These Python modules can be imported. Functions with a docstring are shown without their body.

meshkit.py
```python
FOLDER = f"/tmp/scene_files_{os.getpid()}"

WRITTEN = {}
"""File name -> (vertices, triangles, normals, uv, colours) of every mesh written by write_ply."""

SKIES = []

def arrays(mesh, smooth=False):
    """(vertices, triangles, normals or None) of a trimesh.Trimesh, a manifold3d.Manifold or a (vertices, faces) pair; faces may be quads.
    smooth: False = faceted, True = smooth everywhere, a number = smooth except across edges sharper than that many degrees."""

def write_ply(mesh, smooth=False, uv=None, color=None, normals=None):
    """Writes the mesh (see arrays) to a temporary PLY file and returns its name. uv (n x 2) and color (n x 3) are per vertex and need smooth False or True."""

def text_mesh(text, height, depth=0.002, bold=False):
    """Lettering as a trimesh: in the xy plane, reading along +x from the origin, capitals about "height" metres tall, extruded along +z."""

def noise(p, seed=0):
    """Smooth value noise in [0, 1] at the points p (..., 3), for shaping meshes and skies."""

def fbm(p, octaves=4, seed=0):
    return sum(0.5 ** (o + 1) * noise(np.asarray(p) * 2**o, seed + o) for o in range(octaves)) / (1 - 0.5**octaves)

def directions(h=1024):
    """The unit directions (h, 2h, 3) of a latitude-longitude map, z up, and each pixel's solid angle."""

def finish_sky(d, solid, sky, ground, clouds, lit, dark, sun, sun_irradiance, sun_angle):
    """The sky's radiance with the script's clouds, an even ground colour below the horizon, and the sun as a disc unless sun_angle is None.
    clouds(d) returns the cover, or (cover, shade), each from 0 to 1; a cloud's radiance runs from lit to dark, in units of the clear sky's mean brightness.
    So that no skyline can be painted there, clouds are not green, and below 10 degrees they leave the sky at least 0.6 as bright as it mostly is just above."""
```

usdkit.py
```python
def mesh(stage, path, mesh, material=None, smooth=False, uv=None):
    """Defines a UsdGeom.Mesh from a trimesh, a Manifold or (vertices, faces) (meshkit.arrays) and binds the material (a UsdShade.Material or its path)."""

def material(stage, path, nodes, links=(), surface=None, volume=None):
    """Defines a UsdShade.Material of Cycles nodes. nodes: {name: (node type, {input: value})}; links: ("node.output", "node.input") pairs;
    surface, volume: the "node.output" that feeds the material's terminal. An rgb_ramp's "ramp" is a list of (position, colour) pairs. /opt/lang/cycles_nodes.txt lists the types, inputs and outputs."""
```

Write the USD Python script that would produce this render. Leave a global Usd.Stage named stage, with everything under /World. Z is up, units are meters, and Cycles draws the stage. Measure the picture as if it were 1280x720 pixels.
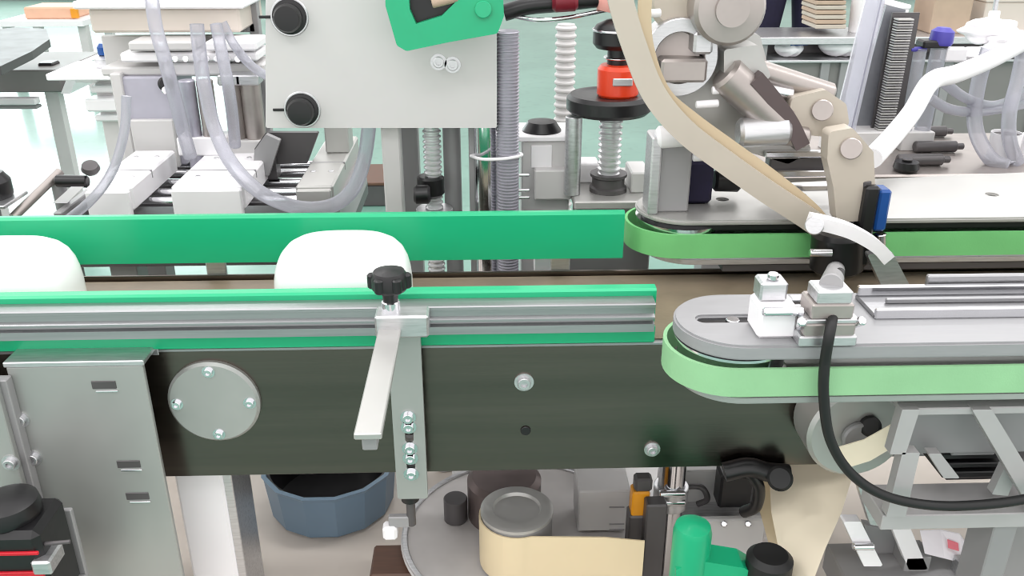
import math, random
import numpy as np, trimesh, usdkit
from shapely.geometry import Polygon, LineString, Point
from pxr import Usd, UsdGeom, UsdLux, Gf, Sdf

stage = Usd.Stage.CreateInMemory()
UsdGeom.SetStageUpAxis(stage, UsdGeom.Tokens.z)
UsdGeom.SetStageMetersPerUnit(stage, 1.0)
UsdGeom.Xform.Define(stage, '/World')
rng = random.Random(7)

# ------------------------------------------------------------------ camera
BED = 0.90                                   # height of the conveyor bed above the floor
CAM = np.array([0.0, -0.82, BED + 0.427])
PITCH, YAW, F = math.radians(24.0), math.radians(1.8), 1108.5
FWD = np.array([math.sin(YAW)*math.cos(PITCH), math.cos(YAW)*math.cos(PITCH), -math.sin(PITCH)])
RIGHT = np.array([math.cos(YAW), -math.sin(YAW), 0.0])
UP = np.cross(RIGHT, FWD)
cam = UsdGeom.Camera.Define(stage, '/World/camera')
cam.CreateHorizontalApertureAttr(36.0); cam.CreateVerticalApertureAttr(20.25)
cam.CreateFocalLengthAttr(36.0*F/1280.0); cam.CreateClippingRangeAttr(Gf.Vec2f(0.02, 100))
cam.CreateExposureAttr(0.35)
m4 = Gf.Matrix4d(*[float(v) for v in (*RIGHT, 0, *UP, 0, *(-FWD), 0, *CAM, 1)])
cam.AddTransformOp().Set(m4)

# ------------------------------------------------------------------ sky and lamps
dome = UsdLux.DomeLight.Define(stage, '/World/sky_light')
dome.CreateIntensityAttr(0.40); dome.CreateColorAttr(Gf.Vec3f(1.0, 0.985, 0.98))
def lamp(name, loc, w, h, power, rot=(0, 0, 0), color=(1, 1, 1)):
    l = UsdLux.RectLight.Define(stage, '/World/' + name)
    l.CreateWidthAttr(w); l.CreateHeightAttr(h); l.CreateIntensityAttr(power); l.CreateColorAttr(Gf.Vec3f(*color))
    l.AddTranslateOp().Set(Gf.Vec3d(*loc)); l.AddRotateXYZOp().Set(Gf.Vec3f(*rot))
for i, (x, y) in enumerate([(-2.2, -0.3), (0.6, 0.5), (2.8, -0.3), (-1.5, 3.2), (2.0, 3.2)]):    # rows of ceiling tubes of the workshop
    lamp('ceiling_lamp_%03d' % i, (x, y, 3.4), 1.4, 0.35, 11)
lamp('ceiling_lamp_005', (-0.6, -1.9, 3.3), 1.6, 0.4, 7)
lamp('window_daylight', (-6.3, 11.9, 2.3), 5.2, 3.1, 4.2, (-90, 0, 0), (0.86, 1.0, 0.985))

def at(px, py, x=None, y=None, z=None):
    "the point of the place seen at a pixel of the photograph, at a given depth y, height z (over the floor) or side x"
    d = FWD + RIGHT*(px-640)/F - UP*(py-360)/F
    if y is not None: t = (y-CAM[1])/d[1]
    elif z is not None: t = (z-CAM[2])/d[2]
    else: t = (x-CAM[0])/d[0]
    return CAM + d*t
def mpp(px, py, y):                          # metres per pixel there
    return float(np.dot(at(px, py, y=y)-CAM, FWD))/F

# ------------------------------------------------------------------ shapes
def cat(*ms): return trimesh.util.concatenate([m for m in ms])
def bar3(c, s, b=0.0012, R=None):
    "a chamfered box: centre, size, chamfer, rotation"
    h = np.asarray(s, float)/2; b = min(b, *(h*0.45)); pts = []
    for sx in (-1, 1):
        for sy in (-1, 1):
            for sz in (-1, 1):
                for k in range(3):
                    e = h - b; e[k] = h[k]; pts.append(e*(sx, sy, sz))
    m = trimesh.convex.convex_hull(np.array(pts))
    if R is not None: m.apply_transform(R)
    m.apply_translation(c); return m
def bx(lo, hi, b=0.0012):
    lo, hi = np.minimum(lo, hi), np.maximum(lo, hi)
    return bar3((lo+hi)/2, hi-lo, b)
def frame(o, axis):
    a = np.asarray(axis, float); a = a/np.linalg.norm(a)
    T = np.eye(4); T[:3, :3] = trimesh.geometry.align_vectors([0, 0, 1], a)[:3, :3]; T[:3, 3] = o; return T
def lathe(prof, o, axis=(0, 0, 1), n=40):
    m = trimesh.creation.revolve(np.array(prof, float), sections=n)
    m.apply_transform(frame(o, axis)); return m
def rod(p0, p1, r, b=0.001, n=28):
    p0, p1 = np.asarray(p0, float), np.asarray(p1, float); L = np.linalg.norm(p1-p0); b = min(b, r*0.4, L*0.3)
    return lathe([(0, 0), (r-b, 0), (r, b), (r, L-b), (r-b, L), (0, L)], p0, p1-p0, n)
def ring(o, axis, ro, ri, L, b=0.001, n=40):
    b = min(b, (ro-ri)*0.3)
    return lathe([(ri+b, 0), (ro-b, 0), (ro, b), (ro, L-b), (ro-b, L), (ri+b, L), (ri, L-b), (ri, b), (ri+b, 0)], o, axis, n)
def thread(p0, p1, r, pitch, depth, n=24):
    p0, p1 = np.asarray(p0, float), np.asarray(p1, float); L = np.linalg.norm(p1-p0)
    k = int(L/pitch); q = L/k; prof = [(0, 0), (r-depth, 0)]
    for i in range(k):
        prof += [(r-depth, (i+0.15)*q), (r, (i+0.4)*q), (r, (i+0.6)*q), (r-depth, (i+0.85)*q)]
    return lathe(prof+[(r-depth, L), (0, L)], p0, p1-p0, n)
def spline(P, n=8):
    P = np.asarray(P, float); Q = np.vstack([2*P[0]-P[1], P, 2*P[-1]-P[-2]]); out = []
    for i in range(1, len(Q)-2):
        for t in np.linspace(0, 1, n, endpoint=False):
            a, b, c, d = Q[i-1:i+3]
            out.append(0.5*(2*b+(c-a)*t+(2*a-5*b+4*c-d)*t*t+(3*b-a-3*c+d)*t**3))
    return np.array(out+[P[-1]])
def hose(P, r, n=12, k=8, ri=None):
    C = spline(P, k); T = np.gradient(C, axis=0); T /= np.linalg.norm(T, axis=1)[:, None]
    u = np.cross(T[0], [0.3, 0.2, 1]); u /= np.linalg.norm(u); V = []
    a = np.linspace(0, 2*math.pi, n, endpoint=False)
    for c, t in zip(C, T):
        u = u - t*np.dot(u, t); u /= np.linalg.norm(u); w = np.cross(t, u)
        V.append(c + r*(np.cos(a)[:, None]*u + np.sin(a)[:, None]*w))
    V = np.vstack(V); m = len(C); Fc = []
    for i in range(m-1):
        for j in range(n):
            p, q = i*n+j, i*n+(j+1) % n
            Fc += [(p, q, q+n), (p, q+n, p+n)]
    V = np.vstack([V, C[0], C[-1]])
    for j in range(n):
        Fc += [(m*n, (j+1) % n, j), (m*n+1, (m-1)*n+j, (m-1)*n+(j+1) % n)]
    return trimesh.Trimesh(V, Fc, process=False)
def prism(poly, t, o=(0, 0, 0), ux=(1, 0, 0), uy=(0, 0, 1), un=None, b=0.0):
    "extrudes a flat outline by t along un; the outline lies in the plane of ux and uy; b chamfers its front rim"
    ux, uy = np.asarray(ux, float), np.asarray(uy, float); un = np.cross(ux, uy) if un is None else np.asarray(un, float)
    if not isinstance(poly, Polygon): poly = Polygon(poly)
    poly = poly.simplify(1e-5)
    m = trimesh.creation.extrude_polygon(poly, t, engine='earcut')
    if b:                                      # draws the rim of both faces in a little
        inner = poly.buffer(-b, join_style=2)
        if isinstance(inner, Polygon) and not inner.is_empty:
            m = cat(*[trimesh.creation.extrude_polygon(inner, t, engine='earcut'), _lift(trimesh.creation.extrude_polygon(poly, t-2*b, engine='earcut'), b)])
    T = np.eye(4); T[:3, 0], T[:3, 1], T[:3, 2], T[:3, 3] = ux, uy, un, o
    m.apply_transform(T)
    if np.linalg.det(T[:3, :3]) < 0: m.invert()
    return m
def _lift(m, dz): m.apply_translation((0, 0, dz)); return m
def pix_prism(pts, y, t, holes=(), rnd=0.0):
    "an upright plate facing the camera side: outline in pixels on the plane at depth y, t thick away from us"
    q = lambda P: [(v[0], v[2]) for v in (at(a, b, y=y) for a, b in P)]
    p = Polygon(q(pts), [q(h) for h in holes])
    if rnd: p = p.buffer(-rnd).buffer(rnd)
    return prism(p, t, (0, y, 0), (1, 0, 0), (0, 0, 1), (0, 1, 0))
def flat_prism(pts, z, t, holes=(), rnd=0.0):
    "a lying plate: outline in pixels on the plane at height z, t thick downwards"
    q = lambda P: [(v[0], v[1]) for v in (at(a, b, z=z) for a, b in P)]
    p = Polygon(q(pts), [q(h) for h in holes])
    if rnd: p = p.buffer(-rnd).buffer(2*rnd).buffer(-rnd)
    return prism(p, t, (0, 0, z-t), (1, 0, 0), (0, 1, 0), (0, 0, 1))
def fbox(px0, py0, px1, py1, y, d, b=0.0015, zlo=None):
    "a chamfered box whose front face spans the pixels on the plane y; d deep away from us; zlo stretches it down"
    a, c = at(px0, (py0+py1)/2, y=y), at(px1, (py0+py1)/2, y=y)
    mid = (px0+px1)/2; zt, zb = at(mid, py0, y=y)[2], at(mid, py1, y=y)[2]
    return bx((a[0], y, zb if zlo is None else zlo), (c[0], y+d, zt), b)
def strip(P, w, y, t):
    "a bent flat strip facing us: centre line in pixels on the plane y, w wide in metres, t thick"
    L = LineString([(v[0], v[2]) for v in spline([at(a, b, y=y) for a, b in P], 6)])
    return prism(L.buffer(w/2, cap_style=2), t, (0, y, 0), (1, 0, 0), (0, 0, 1), (0, 1, 0))
def web(P, z0, z1, t=0.0008):
    "an upright sheet that follows a line of (x, y) points"
    return prism(LineString(spline([(a, b, 0) for a, b in P], 8)[:, :2]).buffer(t/2, cap_style=2), z1-z0, (0, 0, z0), (1, 0, 0), (0, 1, 0), (0, 0, 1))
def hexhead(o, axis, r, h):
    return lathe([(0, 0), (r*1.5, 0), (r*1.5, h*0.25), (r, h*0.25), (r, h*0.9), (r*0.9, h), (r*0.5, h), (r*0.5, h*0.6), (0, h*0.6)], o, axis, 18)

# ------------------------------------------------------------------ prims
used = {}
def numbered(parent, name):
    k = (parent, name); n = used.get(k, 0); used[k] = n+1
    return name if n == 0 else '%s_%03d' % (name, n)
class Thing:
    def __init__(s, name, label, category, loc, group=None):
        s.path = '/World/' + numbered('', name); s.loc = np.asarray(loc, float)
        x = UsdGeom.Xform.Define(stage, s.path); x.AddTranslateOp().Set(Gf.Vec3d(*map(float, s.loc)))
        p = x.GetPrim(); p.SetCustomDataByKey('label', label); p.SetCustomDataByKey('category', category)
        if group: p.SetCustomDataByKey('group', group)
        s.prim = p
    def part(s, name, m, mat, label=None, under=None, smooth=32):
        if isinstance(m, list): m = cat(*m)
        base = under or s.path; m = m.copy(); m.apply_translation(-s.loc)
        path = base + '/' + numbered(base, name)
        g = usdkit.mesh(stage, path, m, mat, smooth=smooth)
        if label: g.GetPrim().SetCustomDataByKey('label', label)
        return path
def single(name, label, category, m, mat, group=None, kind=None, smooth=32):
    if isinstance(m, list): m = cat(*m)
    lo, hi = m.bounds; loc = np.array([(lo[0]+hi[0])/2, (lo[1]+hi[1])/2, lo[2]]); m = m.copy(); m.apply_translation(-loc)
    g = usdkit.mesh(stage, '/World/' + numbered('', name), m, mat, smooth=smooth)
    UsdGeom.Xformable(g).AddTranslateOp().Set(Gf.Vec3d(*map(float, loc)))
    p = g.GetPrim(); p.SetCustomDataByKey('label', label); p.SetCustomDataByKey('category', category)
    if group: p.SetCustomDataByKey('group', group)
    if kind: p.SetCustomDataByKey('kind', kind)
    return p
def struct(name, m, mat, parent=None, smooth=32):
    base = '/World' + ('/' + parent if parent else '')
    g = usdkit.mesh(stage, base + '/' + (name if not parent else numbered(base, name)), m, mat, smooth=smooth)
    if not parent: g.GetPrim().SetCustomDataByKey('kind', 'structure')
    return g

# ------------------------------------------------------------------ materials
def lin(c):
    c = np.asarray(c, float)/255.0
    return tuple(np.where(c <= 0.04045, c/12.92, ((c+0.055)/1.055)**2.4))
def mat(name, rgb, rough=0.5, metal=0.0, var=0.06, scale=30, bump=0.0, bscale=200, stretch=None, coat=0.0, **kw):
    "a principled surface whose tone and polish wander a little over the thing, with fine relief"
    c = np.array(lin(rgb)); a, b = tuple(np.clip(c*(1-var), 0, 1)), tuple(np.clip(c*(1+var), 0, 1))
    nodes = {'co': ('texture_coordinate', {}), 'mp': ('mapping', {'scale': stretch or (1, 1, 1)}),
             'n': ('noise_texture', {'scale': scale, 'detail': 4.0}),
             'r': ('rgb_ramp', {'ramp': [(0.25, a), (0.75, b)]}),
             'mr': ('map_range', {'from_min': 0.2, 'from_max': 0.8, 'to_min': max(rough-0.05, 0.02), 'to_max': rough+0.05}),
             'p': ('principled_bsdf', {'metallic': metal, 'coat_weight': coat, 'coat_roughness': 0.08, **kw})}
    links = [('co.object', 'mp.vector'), ('mp.vector', 'n.vector'), ('n.fac', 'r.fac'), ('r.color', 'p.base_color'), ('n.fac', 'mr.value'), ('mr.result', 'p.roughness')]
    if bump:
        nodes['n2'] = ('noise_texture', {'scale': bscale, 'detail': 2.0}); nodes['bp'] = ('bump', {'strength': bump, 'distance': 0.001})
        links += [('mp.vector', 'n2.vector'), ('n2.fac', 'bp.height'), ('bp.normal', 'p.normal')]
    return usdkit.material(stage, '/World/Looks/' + name, nodes, links, surface='p.BSDF')
ALU = mat('brushed_aluminium', (205, 205, 207), 0.36, 0.9, 0.05, 40, 0.06, 300, (1, 8, 8))
ALU_RAIL = mat('anodised_aluminium', (168, 168, 170), 0.34, 0.85, 0.05, 20, 0.05, 300, (0.3, 8, 8))
PLATE = mat('satin_plate', (188, 187, 184), 0.42, 0.6, 0.04, 12)
PAINT = mat('light_grey_paint', (203, 201, 200), 0.45, 0.0, 0.03, 8)
STEEL = mat('dark_stainless', (112, 103, 97), 0.27, 1.0, 0.10, 6, 0.05, 120, (0.25, 1, 6))
STAND = mat('stand_steel', (172, 174, 171), 0.45, 0.6, 0.08, 8, 0.05, 200)
THREAD = mat('bright_thread_steel', (222, 222, 224), 0.25, 0.55, 0.03, 20)
CHROME = mat('chrome', (225, 225, 228), 0.14, 1.0, 0.03, 20)
GREY = mat('grey_paint', (150, 149, 150), 0.5, 0.2, 0.06, 14)
DGREY = mat('dark_grey_metal', (92, 89, 90), 0.45, 0.5, 0.1, 14)
GREEN = mat('green_guide_plastic', (22, 170, 118), 0.32, 0.0, 0.06, 9, 0.04, 90, (0.3, 1, 1), coat=0.15)
GRIP = mat('green_handle_plastic', (20, 168, 118), 0.38, 0.0, 0.05, 20, coat=0.1)
BELT = mat('pale_green_belt', (144, 194, 146), 0.55, 0.0, 0.06, 22, 0.15, 500)
BELT2 = mat('mid_green_belt', (112, 190, 118), 0.55, 0.0, 0.08, 14, 0.15, 500)
BLACK = mat('black_plastic', (20, 19, 21), 0.36, 0.0, 0.15, 30, 0.05, 300)
RUBBER = mat('black_rubber', (16, 16, 17), 0.55, 0.0, 0.15, 30)
WHITE = mat('white_product_plastic', (250, 250, 250), 0.3, 0.0, 0.01, 5, coat=0.25)
WPAINT = mat('white_paint', (240, 238, 240), 0.4, 0.0, 0.02, 10)
CHAIN = mat('brown_belt', (126, 112, 94), 0.45, 0.0, 0.14, 25, 0.2, 200)
FRAME = mat('frame_grey', (176, 174, 174), 0.45, 0.15, 0.05, 14)
CREAM2 = mat('pale_cream_web', (244, 232, 208), 0.5, 0.0, 0.03, 8)
PLATE2 = mat('clamp_plate_aluminium', (160, 160, 162), 0.5, 0.35, 0.04, 30, 0.05, 300, (1, 8, 8))
CREAM = mat('cream_label_web', (226, 208, 172), 0.5, 0.0, 0.04, 8)
TAN = mat('tan_label_web', (196, 178, 148), 0.45, 0.0, 0.05, 8)
STRIP = mat('milky_strip', (188, 179, 166), 0.4, 0.1, 0.05, 16)
BEIGE = mat('beige_enamel', (206, 196, 186), 0.4, 0.0, 0.03, 5)
BLUEGREY = mat('blue_grey_plastic', (102, 124, 142), 0.4, 0.0, 0.05, 18)
BROWN = mat('brown_wood', (92, 64, 50), 0.5, 0.0, 0.2, 20, 0.1, 80, (1, 6, 6))
REDP = mat('red_plastic', (196, 22, 40), 0.4, 0.0, 0.05, 20)
ORANGE = mat('orange_red_plastic', (226, 62, 22), 0.36, 0.0, 0.05, 20, coat=0.2)
AMBER = mat('amber_plastic', (222, 148, 30), 0.36, 0.0, 0.05, 20)
BLUE = mat('blue_plastic', (20, 72, 140), 0.35, 0.0, 0.06, 20)
VIOLET = mat('violet_plastic', (72, 66, 160), 0.4, 0.0, 0.06, 20)
WARM = mat('warm_cast_metal', (172, 164, 160), 0.36, 0.7, 0.08, 18, 0.05, 200)
NAVY = mat('navy_cloth', (34, 30, 56), 0.85, 0.0, 0.2, 60, 0.3, 300)
SHIRT = mat('grey_cloth', (120, 120, 128), 0.85, 0.0, 0.1, 60, 0.3, 300)
SKIN = mat('skin', (214, 168, 142), 0.5, 0.0, 0.04, 20)
HAIR = mat('black_hair', (22, 18, 16), 0.5, 0.0, 0.2, 90)
CARD = mat('cardboard', (180, 158, 138), 0.7, 0.0, 0.06, 14, 0.1, 120)
PINKCARD = mat('salmon_carton', (222, 178, 150), 0.6, 0.0, 0.08, 10)
PAPER = mat('white_paper', (244, 240, 244), 0.6, 0.0, 0.02, 14)
BENCH = mat('bench_grey', (128, 126, 124), 0.5, 0.1, 0.06, 6)
HOSE = usdkit.material(stage, '/World/Looks/milky_hose', {
    'd': ('principled_bsdf', {'base_color': lin((205, 205, 213)), 'roughness': 0.22, 'transmission_weight': 0.35, 'ior': 1.35}),
    't': ('transparent_bsdf', {'color': (0.95, 0.95, 0.98)}), 'f': ('fresnel', {'IOR': 1.4}), 'ma': ('map_range', {'value': 0.0, 'to_min': 0.5, 'to_max': 1.0}), 'x': ('mix_closure', {})},
    [('f.fac', 'ma.value'), ('ma.result', 'x.fac'), ('t.BSDF', 'x.closure1'), ('d.BSDF', 'x.closure2')], surface='x.closure')
ACRYL = usdkit.material(stage, '/World/Looks/clear_acrylic', {
    'd': ('principled_bsdf', {'base_color': lin((212, 212, 220)), 'roughness': 0.15}), 't': ('transparent_bsdf', {'color': (0.92, 0.92, 0.96)}),
    'f': ('fresnel', {'IOR': 1.5}), 'ma': ('map_range', {'value': 0.0, 'to_min': 0.45, 'to_max': 1.0}), 'x': ('mix_closure', {})},
    [('f.fac', 'ma.value'), ('ma.result', 'x.fac'), ('t.BSDF', 'x.closure1'), ('d.BSDF', 'x.closure2')], surface='x.closure')
FLOORM = usdkit.material(stage, '/World/Looks/mint_epoxy', {
    'co': ('texture_coordinate', {}), 'n': ('noise_texture', {'scale': 1.3, 'detail': 6.0}), 'n2': ('noise_texture', {'scale': 14.0, 'detail': 5.0}),
    'r': ('rgb_ramp', {'ramp': [(0.3, lin((92, 134, 120))), (0.7, lin((112, 154, 140)))]}),
    's': ('rgb_ramp', {'ramp': [(0.55, (1, 1, 1)), (0.75, (0.82, 0.82, 0.82))]}), 'mu': ('mix', {'mix_type': 'multiply', 'fac': 1.0}),
    'bp': ('bump', {'strength': 0.05, 'distance': 0.01}),
    'p': ('principled_bsdf', {'roughness': 0.38, 'coat_weight': 0.5, 'coat_roughness': 0.14})},
    [('co.object', 'n.vector'), ('co.object', 'n2.vector'), ('n.fac', 'r.fac'), ('n2.fac', 's.fac'), ('r.color', 'mu.color1'), ('s.color', 'mu.color2'), ('mu.color', 'p.base_color'),
     ('n2.fac', 'bp.height'), ('bp.normal', 'p.normal')], surface='p.BSDF')
WALLM = mat('workshop_wall', (226, 226, 224), 0.8, 0.0, 0.04, 2)

# ------------------------------------------------------------------ the setting
struct('floor', bx((-11, -4, -0.1), (11, 12.0, 0.0), 0.002), FLOORM)
wall = cat(bx((-11, 12.0, 0), (11, 12.2, 0.7)), bx((-11, 12.0, 3.9), (11, 12.2, 4.4)), bx((-11, 12.0, 0.7), (-9, 12.2, 3.9)), bx((-3.6, 12.0, 0.7), (11, 12.2, 3.9)))
struct('wall_back', wall, WALLM)
struct('window_1', cat(*[bx((x-0.05, 12.03, 0.7), (x+0.05, 12.13, 3.9)) for x in (-8.95, -7.2, -5.4, -3.65)], *[bx((-9, 12.03, z-0.05), (-3.6, 12.13, z+0.05)) for z in (0.75, 2.3, 3.85)]), WPAINT)
for i in range(3):
    x0 = (-8.9, -7.15, -5.35)[i]; x1 = (-7.25, -5.45, -3.7)[i]
    for z0, z1 in ((0.8, 2.25), (2.35, 3.8)):
        struct('pane', bx((x0, 12.07, z0), (x1, 12.08, z1), 0.001), ACRYL, 'window_1')
struct('baseboard_back', bx((-11, 11.97, 0), (11, 12.0, 0.1)), GREY)

# ------------------------------------------------------------------ conveyor
BASE = 0.48                                   # top of the machine base under the conveyor
XL = -1.15                                    # everything long runs on past the left of the frame
xr_panel = at(1036, 540, y=0)[0]; z_pb = at(640, 588, y=0)[2]; XR = 1.15
conv = Thing('conveyor', 'dark stainless conveyor running across the picture below the green rails', 'conveyor', (0, 0.09, BASE))
conv.part('side_panel', bx((XL, 0, z_pb), (xr_panel, 0.004, BED), 0.0008), STEEL, 'dark polished stainless side panel')
conv.part('side_panel', bx((XL, 0.183, z_pb), (XR, 0.187, BED+0.002), 0.0008), STEEL)
conv.part('side_panel', bx((xr_panel+0.004, 0.012, z_pb), (XR, 0.016, BED), 0.0008), GREY, 'grey side panel at the right')
conv.part('belt', bx((XL, 0.006, BED-0.022), (XR, 0.181, BED-0.003), 0.002), CHAIN, 'brown belt')
conv.part('edge_lip', bx((XL, -0.004, BED-0.004), (xr_panel, 0.004, BED), 0.0008), ALU_RAIL)
def disc_at(px, py, y, r, h, **k): return at(px, py, y=y)
c = at(269, 500, y=0)
cover = conv.part('round_cover', lathe([(0, 0), (0.048, 0), (0.048, 0.004), (0.045, 0.007), (0, 0.007)], c, (0, -1, 0), 64), STAND, 'round grey cover plate with four screws')
for dx, dz in ((-0.038, 0.0), (0.038, 0.0), (0, 0.038), (0.001, -0.038)):
    conv.part('screw', hexhead(c + (dx, -0.0065, dz), (0, -1, 0), 0.0045, 0.005), CHROME, under=cover)
for px, py, r in ((655, 477, 0.007), (815, 561, 0.006)):
    conv.part('bolt', hexhead(at(px, py, y=0), (0, -1, 0), r, 0.007), ALU)
conv.part('hole_plug', rod(at(657, 538, y=0), at(657, 538, y=0)-(0, 0.002, 0), 0.0055), BLACK, 'black plug in a screw hole')
for x in (-0.75, 0.8):
    conv.part('leg', bx((x-0.025, 0.06, BASE), (x+0.025, 0.11, z_pb+0.03)), GREY)
conv.part('cross_member', bx((-0.78, 0.004, z_pb+0.02), (0.83, 0.183, z_pb+0.045)), GREY)

# ------------------------------------------------------------------ guide rails
fx1 = at(823, 400, y=-0.018)[0]
zr0, zr1 = BED+0.001, BED+0.0585
fr = Thing('guide_rail', 'front green guide rail with a grooved aluminium bar along its face', 'guide rail', ((XL+fx1)/2, 0, zr0))
fr.part('green_strip', prism([(0.000, zr0), (0.016, zr0), (0.016, zr1-0.003), (0.013, zr1), (0.003, zr1), (0.000, zr1-0.002)], fx1-XL, (XL, 0, 0), (0, 1, 0), (0, 0, 1), (1, 0, 0)), GREEN)
za, zb = BED+0.0200, at(400, 375, y=0.0)[2]
fr.part('green_strip', bx((XL, -0.007, zr0), (fx1, 0.0, za-0.0005), 0.0008), GREEN)
h_ = zb-za
prof = [(0.0, za), (0.0, zb), (-0.019, zb), (-0.020, zb-0.001), (-0.020, zb-0.004), (-0.016, zb-0.006), (-0.016, zb-0.40*h_), (-0.0195, zb-0.42*h_-0.002), (-0.0195, zb-0.55*h_), (-0.015, zb-0.58*h_), (-0.015, zb-0.68*h_), (-0.020, zb-0.72*h_), (-0.020, za)]
fr.part('aluminium_bar', prism(prof, fx1-0.004-XL, (XL, 0, 0), (0, 1, 0), (0, 0, 1), (1, 0, 0)), ALU_RAIL, 'grooved aluminium bar')
ry = 0.164; rx1 = at(780, 292, y=ry)[0]; z0, z1 = at(400, 327, y=ry)[2], at(400, 269, y=ry)[2]
rr = Thing('guide_rail', 'rear green guide rail standing behind the white products', 'guide rail', ((XL+rx1)/2, ry, z0))
rr.part('green_board', prism([(ry, z0), (ry+0.012, z0), (ry+0.012, z1-0.003), (ry+0.009, z1), (ry+0.003, z1), (ry, z1-0.003)], rx1-XL, (XL, 0, 0), (0, 1, 0), (0, 0, 1), (1, 0, 0)), GREEN)
for px in (-60, 270, 700):
    x = at(px, 330, y=0.19)[0]
    rr.part('bracket', cat(bx((x-0.012, 0.187, BED-0.05), (x+0.012, 0.193, z1-0.01)), bx((x-0.012, ry+0.012, z0+0.01), (x+0.012, 0.19, z0+0.022))), ALU)

# ------------------------------------------------------------------ products on the belt
def tub(cx, cy, wx, wy, h, label):
    "an oval tub with a soft domed shoulder"
    V, n = [], 64
    prof = [(0.0, 0.0), (0.90, 0.0), (0.965, 0.03), (0.99, 0.08), (1.0, 0.2), (1.0, 0.42), (0.985, 0.56), (0.95, 0.70), (0.89, 0.815), (0.80, 0.90), (0.68, 0.957), (0.52, 0.987), (0.3, 0.998), (0.0, 1.0)]
    a = np.linspace(0, 2*math.pi, n, endpoint=False); e = 0.72
    cxs, sys_ = np.sign(np.cos(a))*np.abs(np.cos(a))**e, np.sign(np.sin(a))*np.abs(np.sin(a))**e
    for r, z in prof: V.append(np.stack([cx+cxs*r*wx/2, cy+sys_*r*wy/2, np.full(n, BED-0.003+z*h)], 1))
    V = np.vstack(V); Fc = []
    for i in range(len(prof)-1):
        for j in range(n):
            p, q = i*n+j, i*n+(j+1) % n; Fc += [(p, q, q+n), (p, q+n, p+n)]
    m = trimesh.Trimesh(V, Fc); m.merge_vertices()
    t = Thing('product_tub', label, 'tub', (cx, cy, BED-0.003), 'white tubs on the belt')
    t.part('body', m, WHITE, smooth=60)
    t.part('foot_ring', ring((cx, cy, BED-0.003), (0, 0, 1), wy*0.30, wy*0.27, 0.002), WHITE)
px_c = (at(341, 330, y=0.085)[0]+at(516, 330, y=0.085)[0])/2; wpx = at(514, 330, y=0.085)[0]-at(343, 330, y=0.085)[0]
ztop = at(430, 293, y=0.10)[2]
tub(px_c, 0.085, wpx, 0.115, ztop-BED+0.003, 'glossy white oval tub in the middle of the belt beside the black knob')
x_l = at(90, 330, y=0.085)[0]
tub(x_l-wpx/2, 0.085, wpx, 0.115, ztop-BED+0.001, 'glossy white oval tub cut off by the left edge of the picture')

# ------------------------------------------------------------------ rail clamp with the black knob
kx = at(490, 400, y=-0.02)[0]
rc = Thing('rail_clamp', 'aluminium guide rail clamp with black star knob in front of the dark panel', 'clamp', (kx+0.02, -0.02, z_pb-0.012))
xl, xr = at(489, 500, y=-0.029)[0], at(529, 500, y=-0.029)[0]
slot = [LineString([((xl+xr)/2, a), ((xl+xr)/2, b)]).buffer(0.0045) for a, b in ((BED-0.135, BED-0.118), (BED-0.098, BED-0.075))]
pl = Polygon([(xl, z_pb-0.014), (xr, z_pb-0.014), (xr, BED+0.035), (xl, BED+0.035)]).buffer(-0.003).buffer(0.003)
for s in slot: pl = pl.difference(s)
up = rc.part('upright', prism(pl, 0.008, (0, -0.029, 0), (1, 0, 0), (0, 0, 1), (0, 1, 0)), STAND, 'grey slotted upright plate')
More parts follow.
